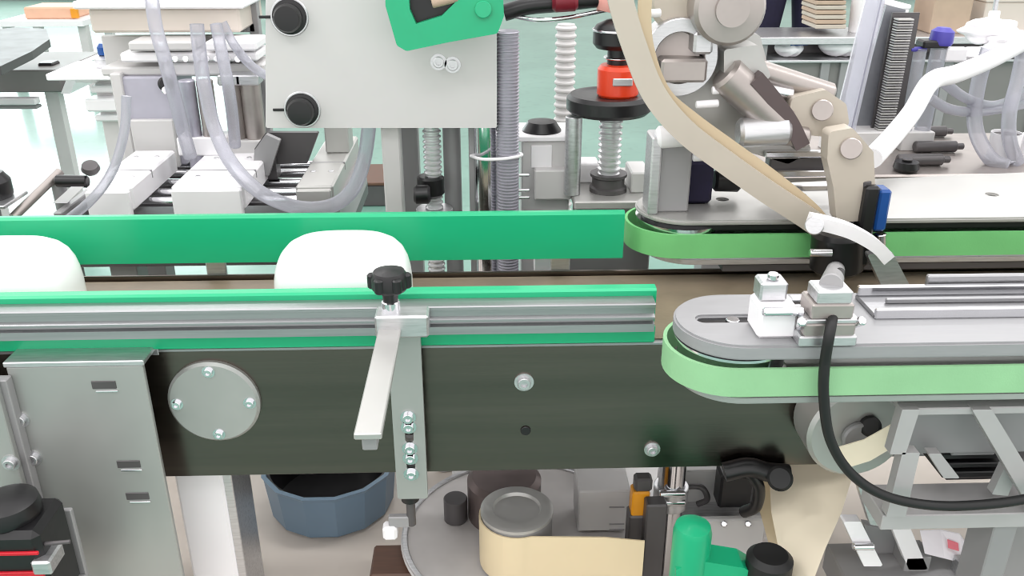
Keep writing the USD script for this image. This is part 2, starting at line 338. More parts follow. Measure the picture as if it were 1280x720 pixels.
rc.part('spacer', bx((xl+0.005, -0.021, z_pb+0.005), (xr-0.005, 0.0, z_pb+0.05)), GREY)
for py in (521, 533, 560, 572, 592):
    rc.part('bolt', hexhead((((xl+xr)/2), -0.029, at(510, py, y=-0.029)[2]), (0, -1, 0), 0.0055, 0.006), CHROME, under=up)
zc0, zc1 = at(490, 414, y=-0.03)[2], at(490, 387, y=-0.03)[2]
blk = rc.part('clamp_block', bar3((kx+0.012, -0.0335, (zc0+zc1)/2), (0.052, 0.025, zc1-zc0), 0.002), ALU)
rc.part('slide_bar', bx((kx-0.011, -0.228, zc0+0.004), (kx+0.011, -0.030, zc0+0.010), 0.001), PLATE, 'flat bar reaching towards us')
rc.part('slide_bar', bx((kx-0.006, -0.222, zc0-0.010), (kx+0.006, -0.030, zc0+0.004), 0.001), GREY)
zk = zc1
rc.part('knob_stem', rod((kx+0.001, -0.03, zk-0.002), (kx+0.001, -0.03, zk+0.010), 0.009), CHROME)
kb = cat(lathe([(0, 0), (0.007, 0), (0.008, 0.012), (0.012, 0.018), (0.012, 0.019), (0, 0.019)], (kx+0.001, -0.03, zk+0.006), (0, 0, 1), 32),
         lathe([(0, 0), (0.016, 0), (0.018, 0.003), (0.018, 0.014), (0.015, 0.019), (0.006, 0.021), (0, 0.021)], (kx+0.001, -0.03, zk+0.022), (0, 0, 1), 40),
         *[rod((kx+0.001+0.0165*math.cos(a), -0.03+0.0165*math.sin(a), zk+0.0235), (kx+0.001+0.0165*math.cos(a), -0.03+0.0165*math.sin(a), zk+0.0385), 0.005, 0.0015, 14) for a in np.arange(6)*math.pi/3])
rc.part('knob', kb, BLACK, 'black star knob')
lk = Thing('locking_knob', 'small black locking knob with white cap under the slotted upright', 'knob', at(512, 640, y=-0.016))
p0 = at(512, 608, y=-0.016)
lk.part('neck', rod(p0+(0, 0, 0.006), p0-(0, 0, 0.018), 0.010), BLACK)
lk.part('shaft', rod(p0-(0, 0, 0.017), p0-(0, 0, 0.052), 0.005), DGREY)
lk.part('cap', bar3(at(488, 663, y=-0.016), (0.016, 0.016, 0.018), 0.003), WPAINT, 'white cap')
lk.part('arm', bx(at(486, 652, y=-0.016)+(0, -0.004, -0.006), at(516, 640, y=-0.016)+(0, 0.004, -0.004)), GREY)

# ------------------------------------------------------------------ stand plate and leg at the left
sy = -0.035
A, B = at(8, 463, y=sy), at(178, 457, y=sy)
z_sb = at(120, 800, y=sy)[2]
st = Thing('stand_plate', 'grey satin steel stand plate with slots at the left end of the conveyor', 'plate', ((A[0]+B[0])/2, sy, z_sb))
st.part('plate', bx((A[0], sy, z_sb), (B[0], sy+0.006, B[2]), 0.001), STAND)
st.part('flange', bx((A[0]-0.002, sy-0.001, B[2]), (B[0]+0.002, -0.0045, B[2]+0.006), 0.001), ALU, 'bright folded top flange')
st.part('flange', bx((A[0]-0.002, -0.006, B[2]+0.004), (B[0]+0.006, -0.0045, BED-0.006), 0.001), ALU)
st.part('side_plate', bx((A[0]-0.10, sy-0.02, z_sb), (A[0]-0.002, sy-0.012, B[2]-0.005), 0.001), STAND)
st.part('side_plate', bx((A[0]-0.012, sy-0.012, z_sb), (A[0]+0.004, sy, B[2]-0.008), 0.001), GREY)
for px, py in ((130, 481), (161, 580), (172, 620)):
    o = at(px, py, y=sy)
    sl = st.part('slot', bar3(o, (0.024, 0.002, 0.009), 0.0008), DGREY, 'dark slot')
    st.part('slot_rim', bar3(o+(0.002, -0.001, -0.007), (0.022, 0.002, 0.0018), 0.0004), CHROME, under=sl)
for px, py in ((26, 524), (14, 578), (42, 572), (22, 622)):
    st.part('bolt', hexhead(at(px, py, y=sy-(0.02 if px < 20 else 0)), (0, -1, 0), 0.006, 0.006), ALU)
lx0, lx1 = at(222, 620, y=0.03)[0], at(292, 620, y=0.03)[0]
lg = Thing('support_post', 'white square leg below the round cover plate', 'leg', ((lx0+lx1)/2, 0.06, BASE))
lg.part('post', bx((lx0, 0.03, BASE), (lx1-0.010, 0.10, z_pb), 0.003), WPAINT)
lg.part('edge_strip', bx((lx1-0.010, 0.032, BASE), (lx1, 0.10, z_pb), 0.001), ALU)

# black control box bottom left
cby = -0.15
o = at(20, 690, y=cby)
cb = Thing('control_box', 'black control box with red stripes in the bottom left corner', 'control box', o-(0, 0, 0.09))
cb.part('body', bar3(o+(-0.02, 0.03, -0.03), (0.085, 0.06, 0.10), 0.006), BLACK)
cb.part('cap', lathe([(0, 0), (0.028, 0), (0.029, 0.006), (0.027, 0.016), (0.018, 0.020), (0, 0.021)], o+(-0.015, 0.03, 0.020), (0, 0, 1), 36), BLACK)
for py in (691, 718):
    cb.part('stripe', bar3((o[0]-0.02, o[1]-0.001, at(20, py, y=cby)[2]), (0.082, 0.003, 0.0035 if py < 700 else 0.008), 0.0006), REDP, 'red stripe')
cb.part('plug', bar3(at(60, 698, y=cby+0.01), (0.018, 0.03, 0.016), 0.002), ALU, 'grey plug')
cb.part('plug_pin', rod(at(52, 680, y=cby+0.01), at(88, 677, y=cby+0.01), 0.002), DGREY)
single('control_box_bracket', 'steel bracket that carries the black control box', 'bracket', [bx((o[0]-0.05, o[1]+0.0605, o[2]-0.14), (o[0]+0.025, o[1]+0.066, o[2]-0.0)), bx((o[0]-0.05, o[1]-0.0, o[2]-0.086), (o[0]+0.025, o[1]+0.0604, o[2]-0.0805)), bx((o[0]-0.02, o[1]+0.0605, BASE), (o[0]-0.005, o[1]+0.066, o[2]-0.09))], GREY)

# ------------------------------------------------------------------ base, tray, label reel
base = Thing('machine_cabinet', 'beige enamelled machine cabinet under the conveyor', 'machine base', (0, 0.2, 0.0))
base.part('top', bx((-1.2, -0.28, BASE-0.03), (1.2, 0.62, BASE), 0.003), BEIGE)
base.part('cabinet', bx((-1.15, -0.2, 0.08), (1.15, 0.58, BASE-0.03), 0.003), BEIGE)
for x in (-1.05, 1.05):
    for y in (-0.1, 0.48): base.part('foot', lathe([(0, 0), (0.04, 0), (0.04, 0.015), (0.015, 0.03), (0.015, 0.08), (0, 0.08)], (x, y, 0), (0, 0, 1), 20), DGREY)
tc = at(420, 657, y=0.29); tc[2] = BASE; tr_r = 0.098; th = 0.078
tray = Thing('round_tray', 'blue-grey round plastic tray standing on the beige base under the panel', 'tray', tc)
tray.part('body', lathe([(0, 0), (tr_r*0.86, 0), (tr_r*0.93, 0.006), (tr_r, th-0.006), (tr_r+0.003, th), (tr_r-0.004, th), (tr_r*0.86, 0.010), (0, 0.008)], tc, (0, 0, 1), 14), BLUEGREY, smooth=20)
tray.part('liner', lathe([(0, 0.009), (tr_r*0.83, 0.011), (tr_r-0.010, th-0.004), (tr_r-0.006, th-0.004), (tr_r*0.86, 0.010), (0, 0.0085)], tc, (0, 0, 1), 40), BLACK, 'dark rubber liner')
single('wooden_block', 'dark brown wooden block on the base between tray and label reel', 'block', fbox(462, 719, 540, 735, 0.06, 0.06, 0.003, BASE), BROWN)

rcx = at(652, 665, z=0.55)
reel = Thing('label_reel', 'large grey reel disc lying flat under the conveyor', 'reel', (rcx[0], rcx[1], BASE))
reel.part('disc', lathe([(0.03, 0), (0.158, 0), (0.160, 0.002), (0.158, 0.004), (0.03, 0.004), (0.03, 0)], (rcx[0], rcx[1], 0.546), (0, 0, 1), 72), mat('reel_grey', (196, 192, 190), 0.45, 0.2), 'grey reel disc')
reel.part('rim', ring((rcx[0], rcx[1], 0.550), (0, 0, 1), 0.158, 0.151, 0.004, n=72), ALU)
reel.part('hub', lathe([(0, 0), (0.050, 0), (0.050, 0.055), (0.043, 0.062), (0, 0.062)], (rcx[0]-0.022, rcx[1]+0.042, 0.550), (0, 0, 1), 40), mat('dark_hub', (112, 100, 98), 0.4, 0.6), 'dark hub')
reel.part('hub_pin', rod((rcx[0]-0.088, rcx[1]+0.03, 0.550), (rcx[0]-0.088, rcx[1]+0.03, 0.585), 0.016), DGREY)
reel.part('spindle', rod((rcx[0], rcx[1], BASE), (rcx[0], rcx[1], 0.552), 0.03), GREY)
zt = 0.625; r0 = at(646, 642, z=zt); rr0 = 0.046
ro = Thing('web_roller', 'upright roller wrapped by the cream label web in front of the reel', 'roller', (r0[0], r0[1], BASE))
ro.part('core', rod((r0[0], r0[1], 0.5502), (r0[0], r0[1], zt+0.004), rr0-0.002), GREY)
ro.part('flange', lathe([(0.0, 0), (rr0-0.001, 0), (rr0-0.001, 0.004), (rr0-0.006, 0.006), (rr0-0.016, 0.006), (rr0-0.018, 0.002), (0, 0.002)], (r0[0], r0[1], zt+0.0035), (0, 0, 1), 48), PLATE, 'pale grey flange')
e = at(806, 676, z=zt)
arc = [(r0[0]+rr0*math.cos(a), r0[1]+rr0*math.sin(a)) for a in np.linspace(math.radians(150), math.radians(290), 14)]
P = arc + [(r0[0]+rr0*math.cos(math.radians(290))*0.3+e[0]*0.5+r0[0]*0.2-0.0, (arc[-1][1]+e[1])/2+0.002), (e[0], e[1])]
P = [p for p in P]
wl = LineString(P).buffer(0.001, cap_style=2)
single('label_web', 'broad cream label web running off the upright roller to the right', 'label web', prism(wl, zt-0.5555, (0, 0, 0.5555), (1, 0, 0), (0, 1, 0), (0, 0, 1)), CREAM, 'label webs')
wb = Thing('relay_box', 'pale grey box with vent slits behind the cream web', 'box', at(755, 690, y=0.115))
wb.part('body', fbox(722, 614, 786, 700, 0.115, 0.06, 0.002, 0.557), PAINT)
wb.part('arm', bx((at(740, 650, y=0.115)[0], 0.175, 0.565), (at(770, 650, y=0.115)[0], 0.25, 0.575)), GREY)
wb.part('arm', bx((at(740, 650, y=0.115)[0], 0.25, BASE+0.03), (at(770, 650, y=0.115)[0], 0.26, 0.575)), GREY)
for py in (634, 655, 662): wb.part('slit', bar3(at(771, py, y=0.1145), (0.020, 0.002, 0.0018), 0.0004), GREY)
single('base_plate', 'flat grey mounting plate lying under the conveyor at the chrome post', 'plate', bx((at(560, 600, y=0.2)[0], 0.16, BASE), (at(900, 600, y=0.2)[0], 0.40, BASE+0.03)), PAINT)

# ------------------------------------------------------------------ things under the panel, right of the web
pp = at(838, 620, y=0.10)
cp = Thing('clamp_post', 'chrome post with two bolts behind the lower green handle', 'post', (pp[0], pp[1], BASE))
cp.part('post', rod((pp[0], pp[1], BASE), (pp[0], pp[1], z_pb-0.002), 0.017), CHROME)
for py in (617, 628): cp.part('bolt', rod(at(832, py, y=0.082)-(0.008, 0, 0), at(852, py, y=0.082)+(0.004, 0, 0), 0.0045), CHROME)
cp.part('collar', ring((pp[0], pp[1], at(840, 630, y=0.1)[2]), (0, 0, 1), 0.022, 0.0165, 0.03), ALU)
single('grey_post', 'dark grey flat post left of the chrome post', 'post', fbox(806, 632, 832, 700, 0.04, 0.02, 0.002, BASE), DGREY)
sn = Thing('sensor', 'small amber sensor on a black foot beside the chrome post', 'sensor', at(800, 660, y=0.06))
sn.part('body', fbox(790, 616, 812, 646, 0.06, 0.02, 0.002), AMBER, 'amber body')
sn.part('head', fbox(794, 600, 816, 616, 0.06, 0.018, 0.003), DGREY)
sn.part('foot', fbox(786, 646, 812, 672, 0.058, 0.024, 0.002, BASE), DGREY)
ab = Thing('angle_bracket', 'grey aluminium bracket plate with a black block under the conveyor', 'bracket', at(895, 690, y=0.10))
ab.part('plate', fbox(822, 588, 968, 648, 0.145, 0.012, 0.002), PAINT)
ab.part('shelf', bx(at(860, 652, y=0.09)-(0, 0, 0.012), at(975, 652, y=0.17)+(0, 0, 0)), ALU)
ab.part('front_plate', fbox(866, 650, 952, 740, 0.085, 0.010, 0.002, BASE), PAINT)
ab.part('u_handle', hose([at(852, 612, y=0.135), at(862, 608, y=0.125), at(878, 610, y=0.125), at(884, 624, y=0.125), at(872, 630, y=0.13)], 0.004), DGREY, 'small bent handle')
ab.part('block', fbox(900, 596, 942, 636, 0.105, 0.03, 0.003), BLACK, 'black block')
for x in (905, 935): ab.part('bolt', rod(at(x, 655, y=0.083), at(x, 655, y=0.078), 0.004), CHROME)
gh = Thing('lever_handle', 'green lever handle at the bottom edge right of the cream web', 'handle', at(868, 760, y=-0.09))
gy = -0.09
gh.part('post', lathe([(0, 0), (0.020, 0), (0.020, 0.066), (0.018, 0.074), (0.010, 0.078), (0, 0.079)], at(867, 652, y=gy)-(0, 0, 0.079), (0, 0, 1), 36), GRIP)
gh.part('grip', pix_prism([(845, 712), (880, 702), (930, 710), (950, 722), (952, 780), (845, 780)], gy-0.016, 0.03, [[(864, 722), (892, 722), (918, 732), (918, 760), (864, 760)]], 0.003), GRIP)
gh.part('shaft', rod(at(867, 652, y=gy)-(0, 0, 0.076), (at(867, 652, y=gy)[0], gy, BASE), 0.01), CHROME)
bk = at(962, 700, y=-0.10)
single('rubber_roller', 'black rubber roller at the bottom edge between green handle and cream web', 'roller', rod((bk[0], bk[1], at(962, 692, y=-0.10)[2]), (bk[0], bk[1], BASE), 0.024, 0.006), RUBBER)

# cream webs on the right
def sheet(P, t=0.0012):
    "a thin bent sheet through quads given row by row"
    P = np.asarray(P, float); V = np.vstack([P, P + np.array([0.0003, t, 0.0003])]); n = len(P); k = n//2; Fc = []
    for i in range(k-1):
        a, b, c_, d = 2*i, 2*i+1, 2*i+3, 2*i+2
        Fc += [(a, b, c_), (a, c_, d), (n+a, n+c_, n+b), (n+a, n+d, n+c_), (a, n+a, n+b), (a, n+b, b)][:4] + [(a, d, n+d), (a, n+d, n+a), (b, n+b, n+c_), (b, n+c_, c_)]
    Fc += [(0, n, n+1), (0, n+1, 1), (n-2, n-1, 2*n-1), (n-2, 2*n-1, 2*n-2)]
    m = trimesh.Trimesh(V, Fc); trimesh.repair.fix_normals(m); return m
single('label_web', 'wide cream label web twisting down under the front side clamp', 'label web',
       sheet([at(966, 574, y=0.06), at(1044, 558, y=0.04), at(962, 600, y=0.03), at(1066, 594, y=0.01), at(964, 640, y=-0.01), at(1052, 640, y=-0.04), at(974, 690, y=-0.06), at(1030, 690, y=-0.09), at(988, 760, y=-0.12), at(1004, 760, y=-0.14)]), CREAM2, smooth=60, group='label webs')
single('label_web', 'short cream label strip turning up to the right below the front side clamp', 'label web',
       sheet([at(1046, 560, y=-0.07), at(1056, 586, y=-0.075), at(1080, 550, y=-0.085), at(1088, 576, y=-0.09), at(1116, 530, y=-0.095), at(1122, 556, y=-0.10)]), CREAM2, smooth=60, group='label webs')
single('label_web', 'narrow tan label strip between black bracket and wide cream web', 'label web',
       sheet([at(938, 600, y=0.05), at(960, 596, y=0.05), at(950, 640, y=0.02), at(972, 636, y=0.02), at(962, 684, y=-0.01), at(984, 690, y=-0.01), at(972, 760, y=-0.05), at(1000, 760, y=-0.05)]), TAN, smooth=60, group='label webs')
bb = Thing('web_guide', 'black web guide bracket above the cream webs', 'bracket', at(945, 590, y=-0.012))
bb.part('bar', hose([at(905, 590, y=-0.012), at(935, 584, y=-0.012), at(960, 590, y=-0.012), at(985, 592, y=-0.012)], 0.011), BLACK)
bb.part('knob', rod(at(975, 598, y=-0.03), at(975, 598, y=-0.002), 0.014, 0.003), RUBBER)
bb.part('arm', hose([at(935, 586, y=-0.012), at(948, 608, y=-0.012), at(945, 632, y=-0.005), at(930, 640, y=0.01)], 0.007), BLACK)

# ------------------------------------------------------------------ side clamp belts
def stadium(x0, x1, y0, y1, n=24):
    "rounded at the left end only, running on past the right of the frame"
    r = (y1-y0)/2; a = np.linspace(math.pi/2, 1.5*math.pi, n)
    return [(x1, y1)] + [(x0+r+r*math.cos(t), y0+r+r*math.sin(t)) for t in a] + [(x1, y0)]
def band(poly, t, z0, z1):
    P = Polygon(poly); q = P.difference(P.buffer(-t)); return prism(q, z1-z0, (0, 0, z0), (1, 0, 0), (0, 1, 0), (0, 0, 1))
def slab(poly, z0, z1, holes=(), b=0.002):
    P = Polygon(poly)
    for h in holes: P = P.difference(h)
    return prism(P, z1-z0, (0, 0, z0), (1, 0, 0), (0, 1, 0), (0, 0, 1), b=b)
# front
zt = BED+0.073
f0, f1 = at(930, 433, z=zt)[1], at(930, 367, z=zt)[1]
fxl = at(846, 405, z=zt)[0]
fp = stadium(fxl, XR, f0, f1)
h0 = at(908, 398, z=zt); hole = LineString([(h0[0]-0.020, h0[1]), (h0[0]+0.020, h0[1])]).buffer(0.0065)
zb1 = at(1100, 457, y=f0)[2]; zb0 = at(1100, 492, y=f0)[2]; zp = at(1100, 449, y=f0)[2]
fc = Thing('side_clamp', 'front side clamp conveyor with pale green belt around a rounded aluminium plate', 'belt conveyor', ((fxl+XR)/2, (f0+f1)/2, BASE))
tp = fc.part('top_plate', slab(fp, zp, zt, [hole]), PLATE2, 'rounded aluminium top plate with a slot')
fc.part('slot_liner', slab(hole.buffer(-0.0004), zt-0.0045, zt-0.003, b=0), BLACK, under=tp)
fc.part('slot_bolt', rod((h0[0]+0.006, h0[1], zt-0.003), (h0[0]+0.006, h0[1], zt-0.0005), 0.0062), CHROME, under=tp)
fc.part('under_plate', slab(stadium(fxl+0.006, XR, f0+0.010, f1-0.010), zb1+0.001, zp), BLACK, 'black spacer plate')
fc.part('pulley', lathe([(0, 0), ((f1-f0)/2-0.002, 0), ((f1-f0)/2-0.002, 0.004), ((f1-f0)/2-0.006, 0.005), ((f1-f0)/2-0.006, zb1-zb0+0.003), ((f1-f0)/2-0.001, zb1-zb0+0.004), ((f1-f0)/2-0.001, zb1-zb0+0.0065), (0, zb1-zb0+0.0065)], (fxl+(f1-f0)/2, (f0+f1)/2, zb0-0.001), (0, 0, 1), 64), CHROME)
fc.part('belt', band(stadium(fxl-0.008, XR, f0-0.002, f1+0.003), 0.0035, zb0, zb1-0.001), BELT, 'pale green belt')
fc.part('bottom_plate', slab(stadium(fxl+0.004, XR, f0+0.001, f1-0.003), zb0-0.010, zb0-0.001), STAND)
for i, (x, w) in enumerate(((0.55, 0.05), (0.95, 0.05))):
    fc.part('post', bx((x, f1-0.03, BASE), (x+w, f1-0.01, zb0-0.010)), GREY)
# rails on the front clamp's top plate
rl = at(1068, 372, z=zt)[0]
ra = Thing('rail_channel', 'aluminium channel with bright lips lying along the back of the front side clamp', 'channel', ((rl+XR)/2, f1-0.02, zt))
yc0, yc1 = at(1150, 398, z=zt)[1], at(1150, 357, z=zt+0.012)[1]
ra.part('web', bx((rl, yc0, zt), (XR, yc1, zt+0.004)), ALU_RAIL)
ra.part('lip', bx((rl, yc0-0.0015, zt), (XR, yc0+0.003, zt+0.010)), CHROME)
ra.part('lip', bx((rl, yc1-0.006, zt+0.004), (XR, yc1, zt+0.014)), CHROME)
ra.part('lip', bx((rl+0.02, (yc0+yc1)/2, zt+0.004), (XR, (yc0+yc1)/2+0.004, zt+0.009)), ALU_RAIL)
ra.part('back_rail', bx((rl+0.07, yc1+0.004, zt-0.004), (XR, yc1+0.010, zt+0.020)), ALU_RAIL)
# blocks on the front clamp
def rings(px, py, z): return at(px, py, z=z)
b1 = Thing('mounting_block', 'bright aluminium mounting block by the slot of the front side clamp plate', 'block', at(970, 425, z=zt))
bp = at(972, 424, z=zt)
b1.part('lower', bx((bp[0]-0.018, bp[1], zt), (bp[0]+0.016, bp[1]+0.035, zt+0.030), 0.003), WPAINT)
b1.part('upper', bx((bp[0]-0.016, bp[1]+0.012, zt+0.030), (bp[0]+0.008, bp[1]+0.034, zt+0.048), 0.002), ALU)
b1.part('screw', rod((bp[0]-0.004, bp[1]+0.02, zt+0.048), (bp[0]-0.004, bp[1]+0.02, zt+0.054), 0.005), CHROME)
b1.part('arm', bx((bp[0]+0.016, bp[1]+0.022, zt+0.022), (bp[0]+0.055, bp[1]+0.032, zt+0.028)), CHROME)
b2p = at(1036, 436, z=zt)
b2 = Thing('post_clamp', 'stacked aluminium clamp blocks holding the upright post on the front side clamp', 'clamp', (b2p[0], b2p[1], zt))
for k, (w, d, a, b) in enumerate(((0.050, 0.034, 0, 0.010), (0.044, 0.030, 0.010, 0.022), (0.048, 0.032, 0.022, 0.026), (0.036, 0.030, 0.026, 0.040), (0.030, 0.026, 0.040, 0.052))):
    b2.part('block', bx((b2p[0]-w/2, b2p[1]+0.003, zt+a), (b2p[0]+w/2, b2p[1]+0.003+d, zt+b), 0.0015), WARM if k % 2 else ALU)
for sx in (-1, 1):
    b2.part('bolt', rod((b2p[0]+sx*0.02, b2p[1]+0.018, zt+0.012), (b2p[0]+sx*0.026, b2p[1]+0.001, zt+0.026), 0.004), CHROME)
b2.part('pin', rod((b2p[0]-0.055, b2p[1]+0.016, zt+0.028), (b2p[0]-0.02, b2p[1]+0.016, zt+0.028), 0.004), CHROME)
# rear
zt2 = BED+0.078
g0 = at(900, 276, z=zt2)[1]; gxl = at(797, 262, z=zt2)[0]
gw = at(840, 239, z=zt2)[1]-g0
r = gw/2; a = np.linspace(math.pi/2, 1.5*math.pi, 24)
gy_r = at(1280, 215, z=zt2); gy_m = at(930, 230, z=zt2)
def rear(o):
    return [(XR, gy_r[1]+(XR-gy_r[0])*0.05-o), (gy_r[0], gy_r[1]-o), (gy_m[0], gy_m[1]-o), (gxl+r+0.01, g0+gw-o)] + [(gxl+o+(r-o)+(r-o)*math.cos(t), g0+r+(r-o)*math.sin(t)) for t in a[1:]] + [(XR, g0+o)]
h2 = at(851, 252, z=zt2); holes = [LineString([(h2[0]-0.024, h2[1]), (h2[0]+0.024, h2[1])]).buffer(0.0075)]
for q in ((903, 249), (1240, 243), (1000, 243)): holes.append(Point(*at(*q, z=zt2)[:2]).buffer(0.006))
zr_p = at(1180, 279, y=g0)[2]; zr_1 = at(1180, 290, y=g0)[2]; zr_0 = at(1180, 319, y=g0)[2]
rcl = Thing('side_clamp', 'rear side clamp conveyor with green belt under a wide pale grey plate', 'belt conveyor', ((gxl+XR)/2, g0+0.06, BASE))
tp = rcl.part('top_plate', slab(rear(0), zr_p, zt2, holes), PLATE, 'wide pale grey top plate with slot and holes')
rcl.part('slot_liner', slab(holes[0].buffer(-0.0004), zt2-0.0045, zt2-0.003, b=0), BLACK, under=tp)
rcl.part('slot_bolt', rod((h2[0], h2[1], zt2-0.003), (h2[0], h2[1], zt2-0.0005), 0.007), CHROME, under=tp)
rcl.part('under_plate', slab(rear(0.008), zr_1+0.001, zr_p), BLACK, 'black spacer plate')
rcl.part('pulley', lathe([(0, 0), (r-0.001, 0), (r-0.001, 0.004), (r-0.006, 0.005), (r-0.006, zr_1-zr_0), (r-0.001, zr_1-zr_0+0.001), (r-0.001, zr_1-zr_0+0.006), (0, zr_1-zr_0+0.006)], (gxl+r, g0+r, zr_0-0.001), (0, 0, 1), 64), CHROME)
rcl.part('belt', band(stadium(gxl-0.012, XR, g0-0.001, g0+gw+0.003), 0.0035, zr_0, zr_1), BELT2, 'green belt')
rcl.part('bottom_plate', slab(stadium(gxl+0.01, XR, g0+0.001, g0+gw), zr_0-0.010, zr_0-0.001), ALU)
rcl.part('lower_rail', bx((gxl+0.10, g0+0.006, zr_0-0.021), (XR, g0+0.05, zr_0-0.011)), DGREY)
for x in (0.42, 0.85): rcl.part('post', bx((x, 0.20, BASE), (x+0.05, 0.24, zr_0-0.010)), GREY)

# ------------------------------------------------------------------ post, lever, valve and cable at the clamps
vy = g0-0.03
bk = Thing('swivel_clamp', 'black swivel clamp around the post between both green belts', 'clamp', at(1045, 335, y=vy))
bk.part('body', cat(rod(at(1045, 338, y=vy), at(1049, 288, y=vy), 0.030, 0.005), bar3(at(1058, 310, y=vy), (0.045, 0.04, 0.035), 0.005)), BLACK)
bk.part('screw', rod(at(1012, 316, y=vy-0.028), at(1040, 316, y=vy-0.028), 0.0045), CHROME)
bk.part('stem', rod((b2p[0], b2p[1]+0.016, zt+0.052), at(1045, 336, y=vy), 0.010), GREY)
lv = Thing('curved_lever', 'pale curved lever arching over the black swivel clamp', 'lever', at(1075, 300, y=vy-0.045))
P = [(1016, 279), (1040, 284), (1068, 293), (1096, 309), (1112, 326)]
lv.part('arch', strip(P, 0.014, vy-0.05, 0.018), WPAINT)
lv.part('foot', pix_prism([(1084, 318), (1116, 316), (1140, 362), (1106, 366)], vy-0.045, 0.010, (), 0.002), ALU)
lv.part('hub', rod(at(1018, 282, y=vy-0.055), at(1018, 282, y=vy-0.01), 0.010), ALU)
va = Thing('air_valve', 'black and blue air valve standing behind the curved lever', 'valve', at(1092, 300, y=0.15))
va.part('body', fbox(1078, 234, 1096, 306, 0.13, 0.03, 0.003), BLACK)
va.part('cap', fbox(1096, 238, 1112, 290, 0.132, 0.024, 0.003), BLUE, 'blue cap')
va.part('fitting', rod(at(1100, 292, y=0.14), at(1100, 306, y=0.14), 0.007), CHROME)
va.part('fitting', rod(at(1082, 225, y=0.145), at(1082, 236, y=0.145), 0.007), DGREY)
ky = f0-0.012
single('black_cable', 'thin black cable hanging over the front pale green belt and swinging right below it', 'cable',
       hose([at(1050, 340, y=-0.05), at(1040, 400, y=f0-0.004), at(1031, 455, y=f0-0.0125), at(1030, 500, y=f0-0.0125), at(1038, 550, y=f0-0.0125), at(1062, 590, y=f0-0.01), at(1100, 617, y=f0-0.01), at(1150, 630, y=f0-0.01), at(1210, 632, y=f0-0.01), at(1290, 622, y=f0-0.01), at(1400, 590, y=f0-0.01)], 0.0046, 12), RUBBER)

# ------------------------------------------------------------------ frame below the front clamp
dh = at(1050, 512, y=-0.004)
dr = Thing('motor_drum', 'round grey motor drum with a black button under the front side clamp', 'motor drum', dh-(0, 0.02, 0.052))
dr.part('body', rod(dh, dh-(0, 0.05, 0), 0.052, 0.004, 48), PLATE)
dr.part('hub', rod(dh-(0, 0.05, 0), dh-(0, 0.058, 0), 0.018, 0.002), GREY)
dr.part('button', rod(at(1088, 533, y=-0.054), at(1088, 533, y=-0.064), 0.011, 0.003), RUBBER, 'black button')
fy = f0+0.012
lf = Thing('lower_frame', 'grey aluminium support frame with slanted bars below the front side clamp', 'frame', (at(1200, 600, y=fy)[0], fy, BASE))
x1 = 0.95
def hbar(px, py0, py1, y, d, x2=x1):
    a = at(px, py0, y=y); b = at(px, py1, y=y); return bx((a[0], y, b[2]), (x2, y+d, a[2]), 0.001)
lf.part('top_bar', hbar(1130, 511, 520, fy, 0.05), FRAME)
lf.part('back_plate', hbar(1128, 515, 568, fy+0.035, 0.006), GREY)
lf.part('bottom_bar', hbar(1104, 645, 663, fy, 0.05), FRAME)
for P in ([(1128, 512), (1150, 512), (1132, 568), (1112, 568)], [(1128, 566), (1150, 566), (1132, 646), (1108, 646)], [(1215, 512), (1240, 512), (1318, 640), (1290, 640)]):
    lf.part('slanted_bar', pix_prism(P, fy-0.004, 0.012, (), 0.001), FRAME)
lf.part('slanted_bar', pix_prism([(1160, 567), (1176, 567), (1200, 598), (1180, 598)], fy+0.01, 0.010, (), 0.001), FRAME)
lf.part('slanted_bar', pix_prism([(1256, 584), (1272, 588), (1260, 620), (1240, 618)], fy+0.01, 0.010, (), 0.001), FRAME)
lf.part('foot', bx((at(1250, 650, y=fy)[0], fy+0.005, BASE), (at(1280, 650, y=fy)[0], fy+0.045, at(1250, 655, y=fy)[2])), GREY)
fn = Thing('cooling_block', 'black finned block behind the slanted bars of the lower frame', 'block', at(1220, 600, y=fy+0.05))
for py0, py1 in ((567, 574), (579, 585), (590, 597)):
    fn.part('fin', fbox(1178, py0, 1254, py1, fy+0.045, 0.05, 0.001), BLACK)
fn.part('mount', bx(at(1190, 566, y=fy+0.041)-(0, 0, 0.004), at(1246, 560, y=fy+0.041)+(0, 0.03, 0)), GREY)
fn.part('body', fbox(1186, 568, 1250, 600, fy+0.058, 0.04, 0.001), DGREY)
py_ = fy+0.135
pt = Thing('toggle_link', 'pale aluminium toggle links standing under the lower frame at the cream web', 'linkage', at(1100, 700, y=py_))
pt.part('link', pix_prism([(1054, 652), (1076, 652), (1104, 708), (1080, 708)], py_-0.06, 0.012, (), 0.002), WPAINT)
pt.part('link', pix_prism([(1115, 660), (1138, 660), (1160, 712), (1136, 712)], py_-0.05, 0.012, (), 0.002), WPAINT)
pt.part('link', pix_prism([(1072, 606), (1096, 616), (1112, 660), (1088, 656)], py_-0.045, 0.012, (), 0.002), ALU)
pt.part('plate', pix_prism([(1080, 656), (1124, 664), (1140, 704), (1096, 704)], py_-0.02, 0.010), GREY)
pt.part('pin', rod(at(1066, 683, y=py_-0.064), at(1092, 683, y=py_-0.064), 0.004), CHROME)
pt.part('foot', bx(at(1060, 706, y=py_-0.06)-(0, 0, 0.02), at(1170, 706, y=py_), 0.002), GREY)
pt.part('foot', bx((at(1100, 706, y=py_)[0], py_-0.05, BASE), (at(1130, 706, y=py_)[0], py_-0.02, at(1100, 706, y=py_-0.06)[2])), GREY)
